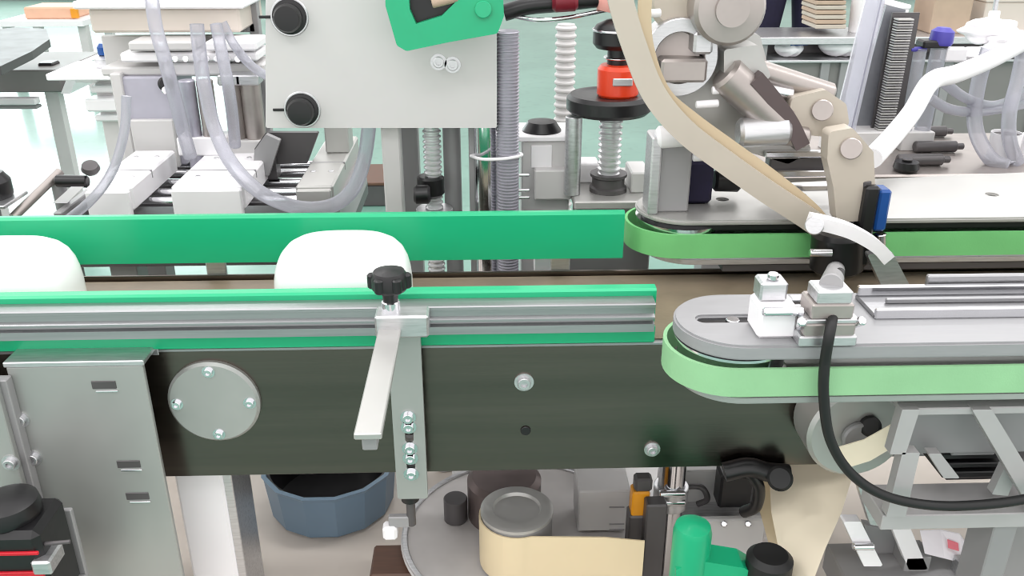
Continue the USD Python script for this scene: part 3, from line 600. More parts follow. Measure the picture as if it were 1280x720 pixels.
P = [at(1150, 664, y=py_-0.03), at(1156, 692, y=py_-0.05), at(1176, 663, y=py_-0.02), at(1180, 698, y=py_-0.045), at(1200, 668, y=py_-0.03), at(1204, 704, y=py_-0.05), at(1216, 690, y=py_-0.02), at(1226, 709, y=py_-0.05)]
pp_ = Thing('paper_scrap', 'crumpled white paper scrap with a reddish print below the frame', 'paper', P[1])
pp_.part('sheet', sheet(P, 0.0015), PAPER, smooth=False)
pa_, pb_, pc_, pd_ = P[2], P[3], P[4], P[5]
lerp = lambda u, v: (pa_*(1-u)+pc_*u)*(1-v)+(pb_*(1-u)+pd_*u)*v+np.array([0, -0.0012, 0.0012])
pp_.part('print', sheet([lerp(0.25, 0.3), lerp(0.25, 0.6), lerp(0.8, 0.35), lerp(0.8, 0.62)], 0.0004), mat('pale_red_ink', (226, 120, 132), 0.6), 'reddish print')
dk = Thing('dark_bracket', 'dark grey bracket pair in the bottom right corner under the frame', 'bracket', at(1240, 700, y=py_))
dk.part('plate', fbox(1216, 662, 1250, 700, py_-0.03, 0.012, 0.001, BASE), DGREY)
dk.part('plate', fbox(1254, 660, 1285, 700, py_-0.035, 0.012, 0.001, BASE), mat('brown_grey_metal', (104, 88, 84), 0.5, 0.3))
dk.part('rail', bx(at(1200, 704, y=py_-0.06), at(1300, 712, y=py_-0.045)), ALU)
single('small_block', 'small pale block at the bottom edge below the paper scrap', 'block', fbox(1208, 709, 1236, 735, py_-0.07, 0.02, 0.002, BASE), WPAINT)

# ------------------------------------------------------------------ label head behind the rear rail
hy = 0.34
hp = Thing('head_plate', 'large pale grey head plate with two black knobs at the top of the picture', 'plate', at(476, 160, y=hy))
p_ = hp.part('plate', pix_prism([(332, -70), (621, -70), (621, 160), (332, 160)], hy, 0.014, (), 0.003), PAINT)
hp.part('back_box', fbox(345, -70, 612, 140, hy+0.014, 0.06, 0.002), GREY)
for px, py in ((362, 21), (378, 137)):
    o = at(px, py, y=hy)
    hp.part('slot', bar3(o+(-0.020, -0.0005, 0), (0.036, 0.002, 0.0035), 0.0006), BLACK, 'dark slot', under=p_)
    kn = hp.part('knob', lathe([(0, 0), (0.021, 0), (0.021, 0.004), (0.017, 0.005), (0.0175, 0.016), (0.015, 0.021), (0, 0.022)], o, (0, -1, 0), 36), BLACK, 'black knob')
    hp.part('washer', ring(o-(0, 0, 0), (0, -1, 0), 0.024, 0.0205, 0.002), ALU, under=kn)
for dx in (-0.008, 0.010):
    hp.part('screw', hexhead(at(556, 79, y=hy)+(dx, 0, -dx*0.2), (0, -1, 0), 0.007, 0.005), ALU)
hp.part('back_post', bx((at(612, 100, y=hy+0.08)[0]-0.03, hy+0.03, BASE), (at(612, 100, y=hy+0.08)[0]-0.005, hy+0.06, BED+0.2)), GREY)
gy2 = 0.27
uh = Thing('loop_handle', 'green loop handle in front of the pale head plate at the top edge', 'handle', at(555, 62, y=gy2))
uh.part('loop', pix_prism([(478, -60), (482, 8), (496, 57), (508, 64), (560, 53), (622, 42), (630, 20), (626, -60)], gy2, 0.026, [[(508, -46), (512, 12), (520, 30), (552, 20), (572, 0), (566, -46)]], 0.006), GRIP)
uh.part('inner_pad', pix_prism([(500, -50), (505, 16), (518, 36), (556, 26), (582, 0), (574, -50)], gy2+0.012, 0.012), BLACK, 'black inner pad')
uh.part('inner_bar', rod(at(540, 4, y=gy2+0.004), at(572, -4, y=gy2+0.004), 0.006), CARD)
uh.part('shaft', rod(at(600, 5, y=gy2+0.026), (at(600, 5, y=gy2)[0], hy, at(600, 5, y=gy2)[2]), 0.012), CHROME)
uh.part('end_cap', rod(at(604, 12, y=gy2-0.004), at(604, 12, y=gy2+0.001), 0.010), GRIP)
# lever behind it
ll = Thing('crank_lever', 'black crank lever with red grip right of the green loop handle', 'lever', at(700, 10, y=0.40))
ll.part('arm', hose([at(630, 16, y=0.40), at(660, 8, y=0.40), at(700, 4, y=0.40), at(752, -2, y=0.40)], 0.011), BLACK)
ll.part('grip', rod(at(690, 2, y=0.385), at(722, 0, y=0.385), 0.014, 0.004), mat('dark_red_plastic', (120, 16, 36), 0.4), 'dark red grip')
ll.part('rim', hose([at(640, 20, y=0.40), at(672, 25, y=0.39), at(710, 22, y=0.39), at(760, 12, y=0.40)], 0.003), CHROME)
ll.part('knob', lathe([(0, 0), (0.016, 0), (0.02, 0.012), (0.016, 0.03), (0, 0.034)], at(760, 14, y=0.40), (0.2, 0, 1), 28), mat('pink_plastic', (224, 160, 150), 0.45), 'salmon knob')
# columns
def col(px, y): return at(px, 260, y=y)[0]
def topz(py, y): return at(640, py, y=y)[2]
single('flat_post', 'pale flat post left of the threaded spindle below the head plate', 'post', bx((at(478, 200, y=0.36)[0], 0.36, BASE), (at(501, 200, y=0.36)[0], 0.39, topz(150, 0.36)), 0.002), PAINT)
single('grey_column', 'narrow grey column left of the threaded spindle', 'column', bx((col(505, 0.42), 0.42, BASE), (col(526, 0.42), 0.45, topz(110, 0.42)), 0.002), GREY)
ts = Thing('threaded_spindle', 'threaded steel spindle with a black clamp under the pale head plate', 'spindle', (col(543, 0.37), 0.37, BASE))
ts.part('screw', thread((col(543, 0.37), 0.37, BASE), (col(543, 0.37), 0.37, topz(140, 0.37)), 0.0125, 0.0072, 0.0026, 28), THREAD)
q = at(530, 236, y=0.36)
ts.part('clamp', cat(rod((col(543, 0.37)-0.004, 0.37, q[2]-0.012), (col(543, 0.37)-0.004, 0.37, q[2]+0.016), 0.019, 0.003), rod(q-(0.012, 0.025, 0), q+(0.01, -0.025, 0), 0.013, 0.003)), BLACK, 'black clamp')
ts.part('collar', rod((col(543, 0.37), 0.37, topz(266, 0.37)-0.01), (col(543, 0.37), 0.37, topz(259, 0.37)), 0.026), ALU)
single('round_column', 'dull round column right of the threaded spindle', 'column', rod((col(567, 0.40), 0.40, BASE), (col(567, 0.40), 0.40, topz(120, 0.40)), 0.0125), GREY)
single('chrome_column', 'thick chrome column left of the ribbed conduit', 'column', rod((col(608, 0.37), 0.37, BASE), (col(608, 0.37), 0.37, topz(120, 0.37)), 0.0165), CHROME)
single('ribbed_conduit', 'grey ribbed conduit standing beside the edge of the head plate', 'conduit', thread((col(635, 0.355), 0.355, BASE), (col(635, 0.355), 0.355, topz(38, 0.355)), 0.0155, 0.0044, 0.0018, 24), mat('conduit_plastic', (168, 166, 176), 0.35, 0.3))
single('cable_tie', 'white cable tie binding ribbed conduit and chrome column', 'cable tie', hose([(col(590, 0.37), 0.362, topz(195, 0.36)), (col(605, 0.345), 0.338, topz(197, 0.345)), (col(634, 0.34), 0.336, topz(197, 0.34)), (col(652, 0.355), 0.356, topz(194, 0.355)), (col(640, 0.375), 0.378, topz(195, 0.36)), (col(606, 0.39), 0.390, topz(195, 0.37)), (col(590, 0.37), 0.362, topz(195, 0.36))], 0.0022, 8), WPAINT)
# block group right of it
by = 0.40
sb = Thing('bearing_block', 'pale silver bearing housing right of the ribbed conduit', 'housing', at(680, 240, y=by))
sb.part('body', fbox(652, 176, 712, 262, by, 0.07, 0.002, BASE), PAINT)
sb.part('cap_plate', fbox(644, 171, 716, 177, by-0.006, 0.085, 0.001), WPAINT)
sb.part('window', fbox(664, 182, 690, 210, by-0.003, 0.004, 0.0015), WPAINT, 'white square plate')
sb.part('foot', fbox(668, 213, 715, 250, by-0.02, 0.03, 0.002), PAINT)
for py in (219, 238, 247): sb.part('screw', rod(at(644, py, y=by-0.03), at(662, py, y=by-0.03), 0.0025), CHROME)
sb.part('knob', lathe([(0, 0), (0.028, 0), (0.028, 0.012), (0.02, 0.024), (0, 0.028)], at(677, 172, y=by+0.03), (0, 0, 1), 36), BLACK, 'black round knob')
sp = Thing('spindle_table', 'grey table plate that carries post and threaded screw of the handwheel', 'table plate', at(745, 262, y=0.36))
zs = at(745, 252, y=0.335)[2]
sp.part('plate', bx((at(718, 252, y=0.335)[0], 0.335, zs-0.012), (at(812, 252, y=0.335)[0], 0.50, zs), 0.002), PLATE)
sp.part('plate', bx((at(722, 252, y=0.335)[0], 0.345, BASE), (at(806, 252, y=0.335)[0], 0.40, zs-0.012), 0.002), GREY)
sp.part('block', bx((at(788, 245, y=0.37)[0], 0.37, zs), (at(812, 245, y=0.37)[0], 0.43, at(790, 216, y=0.37)[2]), 0.002), PAINT)
sp.part('block', bx((at(722, 245, y=0.40)[0], 0.42, zs), (at(750, 245, y=0.40)[0], 0.46, at(735, 205, y=0.42)[2]), 0.002), WPAINT)
zw = at(757, 140, y=0.385)[2]
px_ = at(716, 200, y=0.37)[0]
single('guide_post', 'round steel guide post left of the handwheel screw', 'post', rod((px_, 0.37, zs), (px_, 0.37, zw-0.002), 0.0115), ALU)
wx = at(762, 190, y=0.385)[0]
hw = Thing('handwheel', 'black handwheel disc with an orange-red position counter on a threaded screw', 'handwheel', (wx, 0.385, zs))
hw.part('screw', thread((wx, 0.385, zs+0.012), (wx, 0.385, zw), 0.0165, 0.0078, 0.003, 28), THREAD, 'threaded steel screw')
hw.part('nut', lathe([(0, 0), (0.0265, 0), (0.0265, 0.006), (0.023, 0.008), (0.023, 0.02), (0.026, 0.022), (0.026, 0.026), (0, 0.026)], (wx, 0.385, zs), (0, 0, 1), 32), DGREY)
hw.part('wheel', lathe([(0, 0), (0.053, 0), (0.058, 0.005), (0.058, 0.020), (0.053, 0.025), (0.045, 0.026), (0.040, 0.024), (0, 0.024)], (wx-0.004, 0.385, zw), (0, 0, 1), 56), BLACK, 'black wheel')
ct = hw.part('counter', lathe([(0, 0), (0.026, 0), (0.028, 0.003), (0.028, 0.036), (0.024, 0.041), (0, 0.041)], (wx+0.006, 0.378, zw+0.024), (0, 0, 1), 40), ORANGE, 'orange-red counter housing')
hw.part('counter_window', bar3((wx+0.008, 0.3505, zw+0.047), (0.026, 0.004, 0.010), 0.001), ALU, under=ct)
hw.part('neck', rod((wx+0.006, 0.385, zw+0.064), (wx+0.006, 0.385, zw+0.088), 0.015), BLACK)
hw.part('ring', ring((wx+0.006, 0.385, zw+0.072), (0, 0, 1), 0.020, 0.0145, 0.003), CHROME)
hw.part('upper_wheel', lathe([(0, 0), (0.026, 0), (0.031, 0.006), (0.031, 0.024), (0.027, 0.030), (0.014, 0.036), (0, 0.038)], (wx+0.002, 0.385, zw+0.086), (0, 0, 1), 44), BLACK, 'small black upper wheel')
hw.part('ring', ring((wx+0.002, 0.385, zw+0.108), (0, 0, 1), 0.0325, 0.0305, 0.003), CHROME)
rp = at(707, 60, y=0.62)
single('knurled_column', 'pale knurled column standing on the mint floor behind the handwheel', 'column', thread((rp[0], 0.62, 0.0), (rp[0], 0.62, at(707, 30, y=0.62)[2]), 0.017, 0.012, 0.003, 20), PAINT)
# low grey frame right behind the rear rail
single('rear_frame', 'grey machine frame block seen under the right end of the rear green rail', 'frame', cat(fbox(676, 300, 812, 342, 0.255, 0.05, 0.002, 0.80), bx((at(730, 300, y=0.255)[0], 0.30, 0.81), (at(800, 300, y=0.255)[0], 0.345, 0.83))), GREY)
single('white_stop', 'small white stop block under the right end of the rear green rail', 'block', fbox(668, 318, 690, 341, 0.222, 0.02, 0.001, None), WPAINT)

# ------------------------------------------------------------------ slides at the upper left
zr = BED-0.005
bed_y0, bed_y1 = 0.40, 0.74
sb_ = Thing('slide_bed', 'dark grey slide bed with four steel guide rods at the left behind the rear rail', 'slide bed', (-0.4, 0.56, BASE))
xa, xb = at(118, 250, z=zr)[0]-0.02, at(440, 235, z=zr)[0]
sb_.part('bed', bx((xa, bed_y0, zr-0.07), (xb, bed_y1, zr-0.045), 0.002), DGREY)
for py in (251, 241, 229, 217, 207):
    y = at(300, py, z=zr)[1]
    sb_.part('guide_rod', rod((xa+0.01, y, zr), (xb-0.005, y, zr), 0.0075, n=20), CHROME)
for x in (xa, xb-0.01):
    sb_.part('end_plate', bx((x, bed_y0+0.01, zr-0.045), (x+0.012, bed_y1-0.02, zr+0.012), 0.0015), GREY)
for x in (xa+0.06, xb-0.10):
    for y in (0.42, 0.53): sb_.part('leg', bx((x, y, BASE), (x+0.04, y+0.04, zr-0.07)), GREY)
def slide_block(p0, p1, pf, pyt, pyf, pyb, label, mat_, h=0.035):
    "front face pixels p0..p1 from pyt (its top edge) to pyf, top running back to pyb"
    yb = 0.425
    zt_ = at((p0+p1)/2, pyt, y=yb)[2]; y2 = at((p0+p1)/2+pf, pyb, z=zt_)[1]
    x0, x1 = at(p0, pyt, y=yb)[0], at(p1, pyt, y=yb)[0]
    t = Thing('slide_block', label, 'block', ((x0+x1)/2, (yb+y2)/2, zt_-h), 'slide blocks on the guide rods')
    t.part('body', bx((x0, yb, zr+0.0085), (x1, y2, zt_), 0.003), mat_)
    t.part('front_plate', bx((x0+0.002, yb-0.010, zr-0.040), (x1-0.002, yb-0.0005, zt_-0.004), 0.002), mat_)
    t.part('joint', bx((x0-0.0006, yb+(y2-yb)*0.42, zt_-0.012), (x1+0.0006, yb+(y2-yb)*0.42+0.0025, zt_+0.0006), 0.0003), GREY)
    for fx in (0.25, 0.75):
        for fy in (0.25, 0.8): t.part('screw', rod((x0+(x1-x0)*fx, yb+(y2-yb)*fy, zt_-0.001), (x0+(x1-x0)*fx, yb+(y2-yb)*fy, zt_+0.0015), 0.004, n=14), ALU)
    return x0, x1, yb, y2, zt_
s0 = slide_block(106, 164, 45, 234, 268, 188, 'leftmost white slide block on the steel guide rods', WPAINT)
s1 = slide_block(213, 304, 16, 232, 268, 190, 'wide white slide block in the middle of the guide rods', WPAINT)
s2 = slide_block(369, 416, 26, 232, 262, 170, 'grey-beige slide block on the guide rods under the head plate', PLATE)
# things standing on the slides
v = Thing('valve_housing', 'grey-violet housing with a black knob standing behind the leftmost slide block', 'housing', at(195, 190, y=0.66))
v.part('body', fbox(158, 96, 226, 200, 0.66, 0.09, 0.003, zr+0.009), mat('violet_grey_paint', (178, 176, 188), 0.4))
v.part('post', fbox(146, 92, 160, 200, 0.655, 0.03, 0.002, zr+0.009), PAINT)
v.part('knob', rod(at(207, 105, y=0.66), at(207, 105, y=0.63), 0.012, 0.003), BLACK, 'black knob')
v.part('knob_ring', rod(at(207, 113, y=0.655), at(207, 113, y=0.625), 0.006), CHROME)
v.part('lower_block', fbox(166, 150, 220, 205, 0.648, 0.012, 0.002, zr+0.009), PAINT)
mb = Thing('manifold', 'stack of white valve manifolds with small fittings under the beige box', 'manifold', at(230, 90, y=0.68))
for k, (a, b, c_, d) in enumerate(((126, 84, 205, 95), (205, 79, 246, 95), (250, 78, 284, 94), (286, 80, 330, 92), (150, 66, 246, 78), (250, 66, 322, 77), (160, 52, 240, 64), (256, 52, 320, 64))):
    mb.part('valve', fbox(a, b, c_, d, 0.67-0.004*k, 0.08, 0.003), WPAINT if k % 3 else PAINT)
for k in range(9):
    mb.part('fitting', rod(at(206+13*k, 74, y=0.645), at(206+13*k, 74, y=0.63), 0.005, n=14), CHROME)
mb.part('back_plate', fbox(130, 44, 328, 96, 0.76, 0.01, 0.002, None), PAINT)
ci = Thing('air_cylinder', 'pale upright air cylinder left of the head plate', 'cylinder', at(312, 190, y=0.62))
for px, rr_ in ((296, 0.014), (318, 0.016)):
    x = at(px, 150, y=0.62)[0]
    ci.part('barrel', rod((x, 0.62, zr+0.02), (x, 0.62, at(px, 96, y=0.62)[2]), rr_, n=24), WARM)
    ci.part('head', bar3((x, 0.62, at(px, 98, y=0.62)[2]), (0.036, 0.036, 0.016), 0.002), ALU)
ci.part('base', fbox(280, 176, 335, 204, 0.60, 0.05, 0.002, zr+0.009), PAINT)
ci2 = Thing('air_cylinder', 'grey upright air cylinder between the milky hoses above the wide white slide block', 'cylinder', at(252, 190, y=0.60))
for px in (240, 262):
    x = at(px, 150, y=0.60)[0]
    ci2.part('barrel', rod((x, 0.60, zr+0.02), (x, 0.60, at(px, 100, y=0.60)[2]), 0.013, n=24), mat('cylinder_grey', (182, 180, 192), 0.3, 0.5) if px == 240 else WARM)
ci2.part('base', fbox(222, 172, 284, 200, 0.585, 0.045, 0.002, s1[4]), WPAINT)
bbx = Thing('overhead_box', 'beige-grey control housing with white lid at the upper left edge', 'housing', at(210, 42, y=0.72))
bbx.part('body', fbox(112, 10, 300, 41, 0.70, 0.16, 0.004), BEIGE)
zl = at(200, 10, y=0.70)[2]
bbx.part('lid', bx((at(92, 10, y=0.69)[0], 0.685, zl), (at(306, 10, y=0.69)[0], 0.88, zl+0.012), 0.003), WPAINT, 'white lid')
bbx.part('support_post', bx((at(318, 60, y=0.80)[0], 0.78, BASE), (at(330, 60, y=0.80)[0], 0.80, zl)), GREY)
bbx.part('support_arm', bx((at(250, 60, y=0.80)[0], 0.78, zl-0.05), (at(325, 60, y=0.80)[0], 0.80, zl-0.035)), GREY)
dc = Thing('dark_carriage', 'dark grey tilted carriage plate beside the grey-beige slide block', 'carriage', at(350, 215, y=0.52))
dc.part('plate', pix_prism([(332, 166), (398, 166), (384, 204), (322, 206), (318, 186)], 0.58, 0.012, (), 0.002), DGREY)
dc.part('ramp', pix_prism([(332, 168), (350, 176), (336, 220), (316, 216), (318, 188)], 0.555, 0.012, (), 0.002), GREY)
dc.part('foot', fbox(322, 200, 345, 214, 0.57, 0.03, 0.001, zr+0.009), DGREY)
bc = Thing('block_column', 'upright grey post rising from the grey-beige slide block behind the head plate', 'post', at(418, 180, y=0.62))
bc.part('post', fbox(404, 130, 434, 172, 0.60, 0.05, 0.002, s2[4]), PLATE)
bc.part('cap', fbox(400, 120, 438, 132, 0.595, 0.06, 0.002), PAINT)
# hoses
def hz(name_label, pts, y, r, group=None):
    ys = y if isinstance(y, (list, tuple)) else [y]*len(pts)
    single('hose', name_label, 'hose', hose([at(a, b, y=q) for (a, b), q in zip(pts, ys)], r, 12), HOSE, 'milky hoses')
hz('milky hose falling straight from the beige housing to the wide white slide block', [(188, -20), (194, 30), (206, 75), (218, 120), (228, 160), (238, 196)], [0.60, 0.58, 0.56, 0.55, 0.55, 0.56], 0.0105)
hz('longest milky hose, sagging in an arc under the head plate', [(246, 30), (250, 70), (256, 110), (268, 160), (290, 205), (325, 240), (370, 259), (412, 258), (440, 238), (455, 200), (462, 150), (466, 110)], [0.56, 0.55, 0.53, 0.50, 0.44, 0.40, 0.38, 0.38, 0.40, 0.43, 0.45, 0.46], 0.0105)
hz('milky hose bending right over the upright cylinders', [(270, 30), (276, 60), (284, 100), (290, 140), (294, 182)], [0.57, 0.56, 0.54, 0.54, 0.56], 0.009)
hz('thin milky hose crossing behind toward the head plate', [(278, 28), (292, 55), (312, 80), (335, 95), (352, 92)], [0.60, 0.60, 0.60, 0.58, 0.50], 0.007)
hz('clear bluish hose curving down over the mint floor left of the slide blocks', [(158, 120), (156, 160), (146, 200), (132, 228), (112, 252), (88, 272), (60, 292)], [0.39, 0.385, 0.38, 0.38, 0.375, 0.37, 0.37], 0.0065)
# swivel arm at the far left
sa = Thing('swivel_rod', 'thin brownish swivel rod with black clamp at the left edge above the green rail', 'arm', at(40, 265, y=0.36))
sa.part('tube', rod(at(16, 272, y=0.39), at(76, 214, y=0.46), 0.0065, n=16), WARM)
sa.part('clamp', rod(at(70, 226, y=0.44), at(110, 227, y=0.44), 0.009, 0.002, 18), BLACK, 'black clamp')
sa.part('knob', lathe([(0, 0), (0.010, 0), (0.013, 0.005), (0.011, 0.012), (0, 0.014)], at(114, 214, y=0.45), (0.2, -0.5, 1), 24), DGREY)
sa.part('blade', pix_prism([(66, 254), (88, 234), (104, 234), (84, 254)], 0.43, 0.006), WPAINT)
sa.part('post', rod((at(70, 226, y=0.45)[0], 0.455, BASE), (at(70, 226, y=0.45)[0], 0.455, at(70, 220, y=0.455)[2]), 0.010, n=18), GREY)
dkn = Thing('hand_knob', 'dark round hand knob cut by the left edge above the green rail', 'knob', at(-4, 250, y=0.40))
dkn.part('knob', lathe([(0, 0), (0.026, 0), (0.032, 0.010), (0.032, 0.030), (0.024, 0.042), (0, 0.044)], at(-12, 252, y=0.40), (0, 0, 1), 32), BLACK)
dkn.part('plate', bx(at(-60, 258, y=0.36), at(6, 262, y=0.36)+(0, 0.07, 0)), ALU)
dkn.part('stem', rod((at(-12, 252, y=0.40)[0], 0.40, BASE), at(-12, 252, y=0.40), 0.010), GREY)

# ------------------------------------------------------------------ far left of the hall
fb = Thing('steel_bench', 'low dark grey steel bench with white edges on the mint floor at the left', 'bench', at(30, 250, z=0.0))
by_ = 3.2
fb.part('top', fbox(-120, 88, 76, 116, by_, 0.5, 0.006), BENCH)
fb.part('edge', pix_prism([(76, 117), (90, 81), (102, 81), (88, 117)], by_-0.02, 0.5), WPAINT, 'white end edge')
fb.part('lower_bar', fbox(-120, 124, 44, 132, by_-0.05, 0.05, 0.004), WPAINT)
fb.part('lower_bar', fbox(-120, 133, 46, 137, by_-0.04, 0.05, 0.003), GREY)
for px, yy in ((64, by_+0.05), (-100, by_+0.05), (64, by_+0.4), (-100, by_+0.4)):
    a = at(px, 116, y=yy); fb.part('leg', bx((a[0]-0.03, yy, 0), (a[0]+0.03, yy+0.05, at(px, 112, y=by_)[2])), PAINT)
fb.part('clamp', fbox(47, 79, 66, 87, by_+0.1, 0.08, 0.01), BLACK, 'black clamp')
sg = Thing('machine_guard', 'sloping grey machine guard at the far left edge over the bright floor', 'machine guard', (at(10, 60, z=0.75)[0], at(10, 60, z=0.75)[1], 0))
sg.part('cover', flat_prism([(-120, 105), (0, 83), (40, 64), (62, 49), (58, 36), (20, 34), (-120, 50)], 0.78, 0.03, (), 0.02), DGREY)
a = at(-40, 62, z=0.75)
a = at(-70, 75, z=0.75)
sg.part('cabinet', bx((a[0]-0.3, a[1], 0), (a[0], a[1]+0.2, 0.75), 0.01), PAINT)
ct_ = Thing('carton', 'open salmon-coloured carton far back near the upper left corner', 'carton', at(62, 26, y=6.0))
ct_.part('body', fbox(30, 9, 92, 24, 6.0, 0.3, 0.01), PINKCARD)
ct_.part('flap', fbox(88, 11, 97, 23, 5.98, 0.03, 0.004), AMBER)
pa = Thing('pallet_table', 'white low table far back that carries the salmon-coloured carton', 'table', (at(60, 30, y=6.0)[0], 6.1, 0))
ztb = at(60, 24, y=6.0)[2]
pa.part('top', bx((at(5, 24, y=6.0)[0], 5.9, ztb-0.04), (at(110, 24, y=6.0)[0], 6.5, ztb)), WPAINT)
for px in (10, 104):
    for y in (5.95, 6.4): pa.part('leg', bx((at(px, 24, y=6.0)[0]-0.03, y, 0), (at(px, 24, y=6.0)[0]+0.03, y+0.06, ztb-0.04)), PAINT)
bt = Thing('spray_bottle', 'small blue-capped bottle on the white instrument stand at the upper left', 'bottle', at(134, 78, y=1.2))
q = at(134, 84, y=1.2)
bt.part('body', lathe([(0, 0), (0.022, 0), (0.024, 0.004), (0.024, 0.02), (0.010, 0.028), (0, 0.028)], q, (0, 0, 1), 24), ALU)
bt.part('cap', lathe([(0, 0), (0.014, 0), (0.014, 0.016), (0.008, 0.024), (0, 0.024)], q+(0, 0, 0.028), (0, 0, 1), 20), BLUE, 'blue cap')
st2 = Thing('instrument_stand', 'white instrument stand with small fittings between bench and valve housing', 'stand', (q[0], 1.2, 0))
st2.part('shelf', bx((q[0]-0.10, 1.12, q[2]-0.014), (q[0]+0.06, 1.28, q[2]), 0.002), WPAINT)
st2.part('post', bx((q[0]-0.03, 1.19, 0), (q[0]+0.01, 1.23, q[2]-0.014)), PAINT)
for a, b, c_, d in ((92, 96, 120, 104), (112, 108, 146, 116), (106, 124, 150, 140), (118, 144, 152, 152)):
    st2.part('fitting', fbox(a, b, c_, d, 1.14+0.01*(a % 5), 0.05, 0.004), WPAINT)
st2.part('foot', lathe([(0, 0), (0.16, 0), (0.16, 0.01), (0.03, 0.03), (0, 0.03)], (q[0]-0.01, 1.21, 0), (0, 0, 1), 32), PAINT)

# ------------------------------------------------------------------ label applicator arm over the rear clamp
ay = 0.19
aa = Thing('applicator_arm', 'warm grey label applicator arm with rollers and cylinders above the rear side clamp', 'applicator arm', at(930, 180, y=ay))
aa.part('side_plate', pix_prism([(806, 96), (835, 40), (900, 30), (950, 44), (962, 90), (1000, 150), (1015, 190), (985, 205), (935, 190), (870, 168), (830, 140)], ay+0.03, 0.010, (), 0.006), PLATE)
aa.part('collar', ring(at(842, 66, y=ay+0.028), (0, -1, 0), 0.043, 0.028, 0.036), ALU, 'bright shaft collar')
aa.part('collar_core', rod(at(846, 68, y=ay+0.028), at(846, 68, y=ay+0.012), 0.026), WARM)
aa.part('collar_block', bar3(at(852, 86, y=ay), (0.052, 0.03, 0.026), 0.003), WARM)
aa.part('collar_lug', bar3(at(876, 52, y=ay), (0.022, 0.03, 0.024), 0.003), ALU)
mo = aa.part('motor', lathe([(0, 0), (0.037, 0), (0.039, 0.004), (0.039, 0.05), (0.035, 0.056), (0.018, 0.058), (0.018, 0.064), (0, 0.064)], at(898, 4, y=ay+0.02), (0, -1, 0), 48), WARM, 'round motor')
aa.part('flange', lathe([(0, 0), (0.034, 0), (0.036, 0.010), (0.030, 0.016), (0, 0.016)], at(848, -4, y=ay+0.02), (0, -1, 0), 40), STRIP)
for a, b in (((890, 113), (920, 111)), ((870, 131), (898, 129)), ((806, 17), (826, 16)), ((880, 14), (906, 13)), ((866, 197), (888, 196)), ((900, 210), (922, 209))):
    aa.part('pin', rod(at(*a, y=ay-0.012), at(*b, y=ay-0.012), 0.0045, n=16), WPAINT)
cy1 = aa.part('cylinder', rod(at(905, 90, y=ay-0.01), at(978, 158, y=ay-0.01), 0.021, 0.004), WARM, 'thick cylinder')
aa.part('cylinder', rod(at(942, 86, y=ay+0.01), at(1040, 118, y=ay+0.01), 0.0125, 0.003), WARM, 'slim cylinder')
aa.part('cylinder_rod', rod(at(950, 110, y=ay+0.0), at(990, 118, y=ay+0.0), 0.007), CHROME, under=cy1)
aa.part('end_block', pix_prism([(905, 62), (948, 56), (964, 96), (948, 106), (905, 100)], ay-0.012, 0.04, (), 0.004), PLATE)
aa.part('joint', pix_prism([(990, 122), (1032, 112), (1058, 130), (1062, 156), (1040, 172), (1000, 168), (985, 148)], ay-0.014, 0.045, (), 0.008), STRIP)
aa.part('joint_pin', rod(at(1028, 138, y=ay-0.015), at(1028, 138, y=ay-0.022), 0.012), WARM)
aa.part('brace', strip([(946, 98), (966, 122), (988, 152), (1004, 184)], 0.017, ay-0.030, 0.02), mat('umber_metal', (92, 80, 80), 0.45, 0.4))
aa.part('roller', rod(at(922, 166, y=ay-0.02), at(986, 162, y=ay-0.02), 0.017, 0.004), ALU, 'bright roller')
aa.part('roller', rod(at(976, 168, y=ay-0.015), at(1010, 172, y=ay-0.015), 0.012, 0.003), WARM)
aa.part('link', pix_prism([(1036, 165), (1066, 160), (1092, 190), (1094, 230), (1082, 276), (1046, 278), (1042, 235), (1034, 200)], ay-0.05, 0.022, (), 0.006), STRIP)
aa.part('link_pin', rod(at(1064, 186, y=ay-0.051), at(1064, 186, y=ay-0.058), 0.012), WARM)
for py in (190, 214, 232): aa.part('plate_edge', bx(at(958, py, y=ay+0.02), at(1042, py+4, y=ay+0.03)), CHROME)
aa.part('lower_block', fbox(962, 196, 1040, 216, ay+0.03, 0.02, 0.002), DGREY)
# strips
s_ = Thing('guide_strip', 'long cream curved label guide strip sweeping down across the applicator arm', 'strip', at(900, 200, y=ay-0.04))
s_.part('outer_strip', strip([(766, -60), (776, 0), (794, 60), (818, 118), (856, 164), (908, 204), (962, 242), (1008, 272), (1030, 288)], 0.026, ay-0.055, 0.006), STRIP)
s_.part('inner_strip', strip([(812, -60), (806, 20), (812, 70), (832, 118), (868, 150), (912, 182), (962, 218), (1010, 256), (1032, 280)], 0.014, ay-0.045, 0.006), TAN, 'tan inner strip')
rb = Thing('roller_bracket', 'grey roller bracket standing on the left end of the rear side clamp', 'bracket', at(832, 240, y=ay))
zpt = zt2
a0, a1 = at(822, 240, y=ay-0.01), at(862, 240, y=ay-0.01)
rb.part('plate', bx((a0[0], ay-0.01, zpt), (a1[0], ay, at(838, 176, y=ay-0.01)[2]), 0.002), GREY)
rb.part('side', bx((a0[0]-0.012, ay-0.02, zpt), (a0[0], ay+0.02, at(826, 172, y=ay-0.02)[2]), 0.002), ALU)
rb.part('roller', rod(at(820, 172, y=ay-0.012), at(866, 168, y=ay-0.012), 0.013, 0.004), WPAINT, 'white roller')
nb = Thing('navy_motor', 'dark navy motor block standing on the rear side clamp below the arm', 'motor', at(880, 235, y=ay+0.03))
nb.part('body', bx((at(852, 228, y=ay+0.02)[0], ay+0.02, zpt), (at(892, 228, y=ay+0.02)[0], ay+0.07, at(870, 202, y=ay+0.02)[2]), 0.004), NAVY)
nb.part('end', rod(at(892, 225, y=ay+0.04), at(925, 226, y=ay+0.04), 0.014, 0.003), BLACK)

